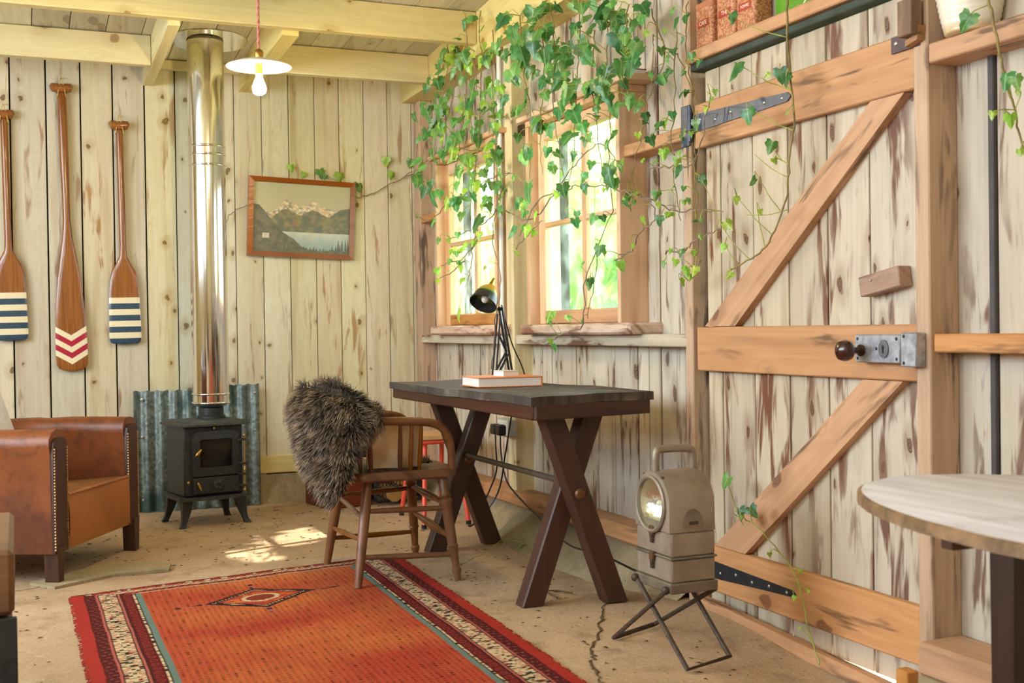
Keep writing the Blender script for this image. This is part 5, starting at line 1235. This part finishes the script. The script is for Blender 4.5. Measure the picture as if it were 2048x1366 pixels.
LM = [leaf_mat('ivy_leaf_dark', '#376e38', '#5c9550', '#94b888'), leaf_mat('ivy_leaf_mid', '#569244', '#7cb05c', '#aecb92'), leaf_mat('ivy_leaf_young', '#83b53a', '#a8cc4a', '#cfe08a')]
M_['vine'] = plain('vine_stem', '#8a7a48', .7, 0, .25, 20); M_['greenstem'] = plain('green_stem', '#9fa848', .6, 0, .2, 20); M_['woodstem'] = plain('woody_stem', '#8d7a68', .8, 0, .25, 20)
half = [(0, .10), (.20, .22), (.46, .20), (.42, .02), (.54, -.16), (.40, -.34), (.26, -.44), (.24, -.62), (.12, -.80), (0, -.98)]
def leaf_mesh(fold, curl, k):
    pts = [(0, .05)] + half[1:-1] + [(0, -.98)] + [(-x, y) for x, y in half[1:-1][::-1]]
    vs = []; inner_ = []
    f = lambda x, y: (x, y, -fold*abs(x) + curl*(y+.2)**2 * -.35 + .05*math.sin(x*9+k))
    vs = [f(*p) for p in pts] + [f(x*.5, (y+.25)*.5-.25) for x, y in pts] + [f(0, -.2)]
    n = len(pts); fs = [(i, (i+1) % n, n+(i+1) % n, n+i) for i in range(n)] + [(n+i, n+(i+1) % n, 2*n) for i in range(n)]
    me = bpy.data.meshes.new('ivy_leaf'); me.from_pydata(vs, [], fs); me.polygons.foreach_set('use_smooth', [True]*len(me.polygons)); me.update(); return me
LEAF = []
for m in LM:
    for k, (fo, cu) in enumerate(((.25, .3), (.5, .1), (.1, .7))):
        me = leaf_mesh(fo, cu, k*2); me.materials.append(m); LEAF.append(me)
def put_leaf(parent, p, size, kind, face, tilt=.5, roll=None):
    """p: where the stalk joins; face: direction the upper side looks"""
    z = (V(face)+V((random.gauss(0, tilt), random.gauss(0, tilt), random.gauss(0, tilt*.8)))).normalized()
    down = V((random.gauss(0, .35), random.gauss(0, .35), -1)) if roll is None else V(roll)
    y = -(down - z*down.dot(z)); y = y.normalized() if y.length > 1e-4 else z.orthogonal().normalized(); x = y.cross(z)
    M = Matrix(((x.x*size, y.x*size, z.x*size, p.x), (x.y*size, y.y*size, z.y*size, p.y), (x.z*size, y.z*size, z.z*size, p.z), (0, 0, 0, 1)))
    o = bpy.data.objects.new('leaf', LEAF[kind*3+random.randrange(3)]); link(o, parent, M); return o
class Ivy:
    def __init__(s, label, base, face=(-1, -.55, .15)):
        s.t = thing('ivy', label, 'ivy', base, 0, 'ivy growing inside the hut'); s.v = {'vine': MB(), 'greenstem': MB(), 'woodstem': MB()}; s.pts = []; s.face = face; s.n = 0
    def vine(s, pts, r=.0028, mat='vine', leaves=0, size=(18, 30), kinds=(0, 1, 1, 2), seg=6, jit=.006):
        q = spline(pts, seg); q = [p+V((random.uniform(-1, 1), random.uniform(-1, 1), random.uniform(-1, 1)))*jit for p in q]
        s.v[mat].tube(q, [r*(1-.45*i/len(q)) for i in range(len(q))], 6); s.pts += q
        for k in range(leaves):
            b = q[int((k+random.random())/leaves*(len(q)-1))]
            d = V((random.uniform(-.06, -.01), random.uniform(-.06, .06), random.uniform(-.04, .05)))
            s.leaf(b+d, random.uniform(*size), random.choice(kinds), b)
        return q
    def leaf(s, p, pxs, kind=1, anchor=None, tilt=.5, roll=None):
        size = pxs*(p-CAM).dot(_F)/FPX*.92
        put_leaf(s.t, p, size, kind, s.face, tilt, roll); s.n += 1
        if anchor is None and s.pts: anchor = min(s.pts, key=lambda a: (a-p).length_squared)
        if anchor is not None and (anchor-p).length < .28:
            m = (anchor+p)/2+V((random.uniform(-.02, 0), random.uniform(-.02, .02), random.uniform(.0, .03))); s.v['greenstem'].tube(spline([anchor, m, p], 3), .0014, 4, False)
    def cloud(s, poly, count, X, size, kinds):
        xs = [a for a, b in poly]; ys = [b for a, b in poly]; k = 0; tr = 0
        while k < count and tr < count*30:
            tr += 1; x, y = random.uniform(min(xs), max(xs)), random.uniform(min(ys), max(ys)); ins = False; j = len(poly)-1
            for i in range(len(poly)):
                (xi, yi), (xj, yj) = poly[i], poly[j]
                if (yi > y) != (yj > y) and x < (xj-xi)*(y-yi)/(yj-yi)+xi: ins = not ins
                j = i
            if not ins: continue
            p = px(x, y, random.uniform(*X))
            if p.z > zc(p.y)-.03: continue
            s.leaf(p, random.triangular(size[0], size[1], size[0]+(size[1]-size[0])*.3), random.choice(kinds)); k += 1
    def done(s):
        for k, mb in s.v.items():
            if mb.v: part({'vine': 'stem', 'greenstem': 'leaf_stalks', 'woodstem': 'woody_stem'}[k], mb, M_[k], s.t, ang=80, kind='stuff' if k == 'greenstem' else None)
P_ = lambda pts, X: [px(a, b, X+random.uniform(-.02, .02)) for a, b in pts]
# 1 canopy by the corner and over the corner window
iv = Ivy('dense ivy hanging over the corner window', (2.1, 6.0, 2.5))
for pts, n in (([(900, 40), (895, 120), (885, 200), (870, 290), (868, 380)], 7), ([(930, 30), (935, 120), (930, 220), (915, 320), (900, 420)], 9), ([(960, 20), (962, 140), (958, 250), (950, 350), (940, 440)], 9), ([(985, 60), (985, 180), (990, 280), (985, 390), (975, 470)], 8), ([(880, 130), (872, 200), (850, 280), (845, 380)], 6), ([(915, 100), (905, 190), (890, 260), (880, 330)], 6), ([(950, 100), (945, 200), (930, 290)], 5)):
    iv.vine(P_(pts, 2.13), .0028, 'vine', n, (16, 30), (0, 1, 1, 1, 2))
for pts, n in (([(715, 392), (760, 378), (830, 340), (890, 300), (950, 300)], 1), ([(830, 432), (860, 440), (900, 405), (960, 370), (1010, 345), (1060, 372)], 5), ([(985, 740), (990, 640), (1000, 560), (985, 470), (1000, 400), (1010, 330)], 2), ([(1002, 410), (975, 440), (940, 460), (905, 475), (890, 470)], 6), ([(960, 470), (940, 500), (920, 520), (880, 530)], 6), ([(930, 520), (905, 545), (875, 556)], 4), ([(955, 460), (945, 500), (940, 540), (935, 560)], 4)):
    iv.vine(P_(pts, 2.17 if n != 1 else 2.2), .0036, 'woodstem', n, (10, 20), (1, 2, 2))
iv.cloud([(850, 130), (880, 100), (935, 90), (1005, 60), (1010, 150), (1000, 330), (900, 340), (850, 290)], 66, (2.05, 2.2), (16, 38), (0, 1, 1, 2))
iv.cloud([(835, 330), (905, 300), (1000, 300), (1005, 420), (900, 400), (830, 410)], 26, (2.08, 2.2), (16, 34), (0, 1, 1))
for x, y, s, k in ((935, 35, 24, 1), (925, 42, 26, 0), (965, 55, 22, 1), (845, 330, 24, 1), (830, 350, 30, 0), (862, 390, 34, 0), (850, 375, 30, 0), (905, 395, 26, 0), (960, 435, 40, 0), (935, 200, 44, 0), (985, 165, 40, 1), (918, 620, 28, 2), (900, 500, 14, 2), (826, 228, 22, 0), (836, 272, 22, 1), (862, 280, 18, 1)):
    iv.leaf(px(x, y, 2.12), s, k)
iv.done()
# 2 canopy over the window by the door
iv = Ivy('dense ivy hanging over the window by the door', (2.1, 4.6, 2.6))
for pts, n in (([(1040, 30), (1045, 120), (1060, 220), (1062, 330), (1050, 440)], 7), ([(1100, 10), (1110, 100), (1105, 200), (1120, 300), (1130, 380)], 7), ([(1160, 0), (1158, 90), (1150, 190), (1148, 300), (1130, 420)], 8), ([(1215, 20), (1212, 120), (1220, 220), (1218, 330), (1225, 420), (1200, 480), (1190, 560), (1175, 640)], 7), ([(1085, 60), (1090, 150), (1080, 260), (1085, 350)], 5), ([(1190, 60), (1185, 150), (1195, 260), (1205, 340)], 5), ([(1255, 10), (1250, 110), (1240, 200)], 5)):
    iv.vine(P_(pts, 2.13), .003, 'vine', n, (18, 32), (0, 0, 1, 1))
for pts, n in (([(1010, 420), (1060, 440), (1100, 400), (1150, 330), (1200, 290), (1240, 330)], 5), ([(1040, 470), (1080, 400), (1130, 380), (1165, 370), (1240, 380), (1300, 405)], 5), ([(1030, 500), (1060, 465), (1085, 440)], 3), ([(1090, 690), (1130, 665), (1165, 650), (1170, 560), (1200, 480)], 3)):
    iv.vine(P_(pts, 2.16), .0036, 'woodstem', n, (10, 20), (1, 2))
iv.cloud([(1000, 0), (1290, 0), (1280, 130), (1180, 180), (1010, 150)], 78, (2.0, 2.2), (20, 48), (0, 0, 1, 1))
iv.cloud([(1020, 150), (1280, 120), (1250, 240), (1150, 260), (1030, 260)], 34, (2.04, 2.18), (18, 42), (0, 1, 1))
iv.cloud([(1030, 260), (1240, 240), (1240, 440), (1040, 460)], 22, (2.08, 2.18), (16, 34), (0, 1, 2))
for x, y, s, k in ((1205, 15, 60, 0), (1235, 70, 54, 0), (1215, 135, 46, 0), (1255, 115, 40, 0), (1210, 165, 38, 1), (1040, 95, 52, 0), (1020, 140, 52, 1), (1055, 370, 44, 0), (1145, 220, 48, 0), (1143, 265, 46, 0), (1215, 335, 50, 0), (1100, 625, 26, 2), (1095, 635, 26, 1), (1255, 395, 18, 1), (1150, 440, 24, 0), (1050, 455, 26, 2), (1025, 455, 30, 0), (1100, 680, 16, 2), (1180, 560, 14, 0), (1165, 640, 12, 0)):
    iv.leaf(px(x, y, 2.10), s, k)
iv.done()
# 3 sparse ivy round the left door post
iv = Ivy('sparse ivy trailing down beside the left door post', (2.15, 3.75, 2.3))
for pts, n in (([(1375, 0), (1372, 90), (1380, 160), (1388, 240), (1392, 330), (1395, 420), (1392, 520)], 10), ([(1300, 20), (1330, 110), (1300, 190), (1285, 260), (1268, 340), (1260, 420)], 9), ([(1352, 60), (1350, 180), (1345, 280), (1350, 380), (1362, 440)], 9), ([(1330, 95), (1360, 115), (1380, 170), (1395, 200)], 4)):
    iv.vine(P_(pts, 2.18), .0028, 'vine', n, (13, 24), (0, 1, 1, 2))
for pts, n in (([(1260, 380), (1300, 400), (1345, 420), (1395, 420), (1445, 425)], 6), ([(1330, 505), (1365, 500), (1395, 480), (1440, 455)], 4), ([(1230, 520), (1262, 500), (1285, 460), (1310, 435), (1300, 400)], 4), ([(1300, 338), (1345, 332), (1390, 320), (1420, 190)], 5), ([(1375, 560), (1390, 540), (1400, 520)], 5)):
    iv.vine(P_(pts, 2.20), .0034, 'woodstem', n, (11, 20), (1, 2, 2))
for x, y, s, k in ((1325, 150, 24, 1), (1280, 205, 24, 1), (1300, 275, 26, 0), (1365, 262, 32, 0), (1318, 245, 26, 0), (1340, 140, 18, 0), (1352, 335, 28, 0), (1325, 300, 28, 2), (1402, 355, 22, 0), (1340, 425, 24, 2), (1390, 535, 22, 2), (1360, 560, 20, 2), (1240, 525, 26, 2), (1412, 215, 16, 2), (1425, 195, 16, 2), (1430, 180, 14, 2), (1400, 120, 20, 0), (1372, 30, 26, 0), (1350, 40, 26, 0)):
    iv.leaf(px(x, y, 2.16), s, k)
iv.done()
# 4 long strand over the door
iv = Ivy('single long ivy strand hanging in front of the plank door', (2.15, 3.1, 2.1))
iv.vine(P_([(1576, -20), (1574, 60), (1580, 150), (1588, 240), (1578, 320), (1574, 390), (1550, 460), (1520, 505), (1470, 535), (1455, 545)], 2.17), .0042, 'vine', 0, jit=.003)
for a, b in (((1574, 75), (1465, 35)), ((1580, 180), (1478, 130)), ((1582, 180), (1560, 150)), ((1585, 260), (1500, 215)), ((1578, 330), (1545, 295)), ((1576, 355), (1510, 310)), ((1560, 420), (1520, 360)), ((1545, 470), (1475, 395)), ((1530, 495), (1515, 420)), ((1500, 520), (1445, 455)), ((1480, 530), (1450, 490)), ((1574, 420), (1495, 430))):
    q = P_([a, ((a[0]+b[0])/2, (a[1]+b[1])/2+5), b], 2.17); iv.vine(q, .0018, 'greenstem', 0, seg=4, jit=.001)
for x, y, s, k in ((1462, 28, 28, 0), (1470, 130, 44, 0), (1560, 140, 34, 0), (1572, 152, 30, 0), (1534, 148, 14, 2), (1494, 222, 36, 0), (1545, 285, 30, 0), (1548, 318, 16, 2), (1512, 358, 24, 0), (1473, 395, 18, 2), (1520, 420, 14, 2), (1452, 445, 26, 2), (1448, 490, 20, 2), (1462, 545, 20, 2), (1574, 222, 10, 2), (1402, 355, 20, 0)):
    iv.leaf(px(x, y, 2.15), s, k, tilt=.35)
iv.done()
# 5 strand in front of the right shelf
iv = Ivy('thin ivy strand hanging in front of the right hand shelf', (2.1, 2.1, 2.1))
iv.vine(P_([(1972, -20), (1985, 40), (1998, 100), (2012, 160), (2028, 220), (2042, 280), (2052, 320)], 2.16), .0040, 'vine', 0, jit=.002)
for x, y, s, k in ((1940, 30, 44, 0), (2012, 150, 40, 0), (2030, 155, 32, 1), (2020, 232, 30, 2), (1985, 224, 20, 2), (2040, 300, 18, 2), (2035, 180, 16, 2)): iv.leaf(px(x, y, 2.12), s, k, tilt=.35)
iv.done()
# 6 along the top of the picture
iv = Ivy('thin ivy stem with little leaves running behind the framed picture', (1.6, 6.85, 1.9), (-.2, -1, .1))
iv.vine([py(x, y, YB-.022) for x, y in ((450, 450), (462, 428), (485, 414), (497, 410))], .003, 'woodstem')
iv.vine([py(x, y, YB-.02) for x, y in ((712, 396), (745, 388), (780, 368), (820, 350), (850, 335))], .0034, 'vine')
for x, y, s, k in ((540, 368, 11, 1), (583, 335, 18, 2), (608, 350, 14, 2), (640, 345, 22, 1), (652, 355, 12, 0), (680, 352, 24, 2), (718, 372, 22, 1), (772, 320, 22, 2), (785, 350, 18, 2), (822, 325, 20, 1)): iv.leaf(py(x, y-4, YB-.03), s, k, None, .3)
iv.done()
# 7 sprigs at the foot of the door
iv = Ivy('small ivy sprig growing at the lower left of the door', (2.2, 3.2, .1))
iv.vine(P_([(1640, 1330), (1620, 1270), (1605, 1200), (1590, 1150), (1555, 1100), (1510, 1050), (1490, 1040)], 2.20), .003, 'greenstem', 4, (9, 14), (2,), jit=.003)
iv.vine(P_([(1486, 1050), (1470, 1010), (1458, 975)], 2.2), .002, 'greenstem', jit=.001)
for x, y, s, k in ((1455, 955, 34, 1), (1478, 1018, 30, 0), (1500, 1015, 30, 0), (1600, 1140, 12, 2), (1615, 1180, 12, 2)): iv.leaf(px(x, y, 2.19), s, k, None, .3)
iv.done()
iv = Ivy('tiny ivy seedling creeping on the floor under the desk', (1.9, 4.6, 0), (-.2, -.2, 1))
iv.vine([pz(x, y)+V((0, 0, .01)) for x, y in ((912, 1140), (940, 1125), (965, 1112), (985, 1100))], .002, 'greenstem', jit=.003)
for x, y, s, k in ((920, 1140, 16, 0), (1045, 1100, 18, 2), (1050, 1092, 16, 1)): iv.leaf(pz(x, y)+V((0, 0, .03)), s, k, None, .3)
iv.done()

# ------------------------------------------------------------------ outdoors: ground, shrubs and an unseen tree added to shade the windows
tg_ = NT('grass_ground'); M_['grass'] = tg_.fin(tg_.mix(tg_.noise(tg_.obj(False), 3, 4), C('#6e8f3a'), C('#a3b860')), .9)
mb = MB(); mb.box(2.47, 40, -30, 40, -.35, -.12); struct('ground_outside', mb, M_['grass'], 'sunlit grass outside the windows')
def out_leaf(name, a, b):
    t = NT(name); c = t.mix(t.noise(t.obj(False), 2.2, 3), C(a), C(b)); t.fin(c, .5); tl = t.new('ShaderNodeBsdfTranslucent'); t.l.new(c, tl.inputs[0]); mx = t.new('ShaderNodeMixShader'); mx.inputs[0].default_value = .6
    t.l.new(t.b.outputs[0], mx.inputs[1]); t.l.new(tl.outputs[0], mx.inputs[2]); t.l.new(mx.outputs[0], t.out.inputs[0]); return t.m
HOLES = [(V((x, y, 0)), r) for x, y, r in ((1.016, 5.19, .022), (.964, 5.388, .035), (1.10, 5.50, .03), (1.20, 5.56, .045), (1.30, 5.60, .035), (1.29, 5.82, .02), (1.24, 5.70, .03), (1.12, 5.62, .02), (1.38, 5.70, .02), (.93, 5.28, .012))]  # gaps kept open in the added crown so sun dapples land on the floor
def in_hole(p, e):
    for h, r in HOLES:
        d = p-h
        if (d-SUNV*d.dot(SUNV)).length < r+e: return True
    return False
def foliage(n, c, rad, size, holes=False):
    mb = MB()
    while len(mb.f) < n:
        q = V((random.gauss(0, .5), random.gauss(0, .5), random.gauss(0, .5)))
        if q.length > 1: continue
        p = V((c[0]+q.x*rad[0], c[1]+q.y*rad[1], c[2]+q.z*rad[2]))
        if p.x < 2.75 or p.z < -.1: continue
        s = size*random.uniform(.6, 1.3)
        if holes and in_hole(p, s*.75): continue
        a = V((random.gauss(0, 1), random.gauss(0, 1), random.gauss(0, 1))).normalized(); b = a.orthogonal().normalized()
        mb.add([p-a*s, p+b*s*.5, p+a*s, p-b*s*.5], [(0, 1, 2, 3)])
    return mb
for k, (c, rad, n, sz, a, b, lab) in enumerate((((5.6, 9.5, 1.2), (1.6, 3.0, 1.8), 5200, .13, '#86bc3e', '#bfe06c', 'tall light green shrub seen through the left panes of the windows'), ((5.2, 7.8, .8), (.9, 1.0, 1.6), 2500, .11, '#3d7050', '#6a9a74', 'dark bluish green shrub seen through the right panes of the window by the door'), ((8.5, 14.0, 1.8), (3.5, 4.0, 2.2), 3800, .22, '#9ccc50', '#d4ec90', 'pale green tree far behind the shrubs outside'), ((4.2, 10.6, .5), (.9, 1.6, 1.0), 2500, .10, '#70ac3c', '#aad85c', 'low leafy bush outside the corner window'))):
    t = thing('shrub', lab, 'shrub', (c[0], c[1], -.12), 0, 'greenery outside the windows')
    part('foliage', foliage(n, c, rad, sz), out_leaf('outdoor_leaf_%d' % k, a, b), t, smooth=False, kind='stuff')
    mb = MB(); mb.tube([(c[0], c[1], -.12), (c[0]+.05, c[1], c[2])], [.06, .03], 8); part('trunk', mb, M_['woodstem'], t)
t = thing('added_shade_tree', 'unseen leafy tree added outside to shade the windows', 'tree', (5.0, 3.0, -.12))
wc = V((2.36, 5.2, 1.5)); tc = wc - SUNV*2.9
part('crown', foliage(9000, (tc.x, tc.y, tc.z), (1.3, 2.3, 1.5), .10, True), out_leaf('shade_leaf', '#4e8a2c', '#86b848'), t, smooth=False, kind='stuff')
mb = MB(); mb.tube([(5.0, 3.0, -.12), (4.9, 3.1, 2.0), (tc.x+.3, tc.y, tc.z)], [.12, .09, .04], 10); part('trunk', mb, M_['woodstem'], t)
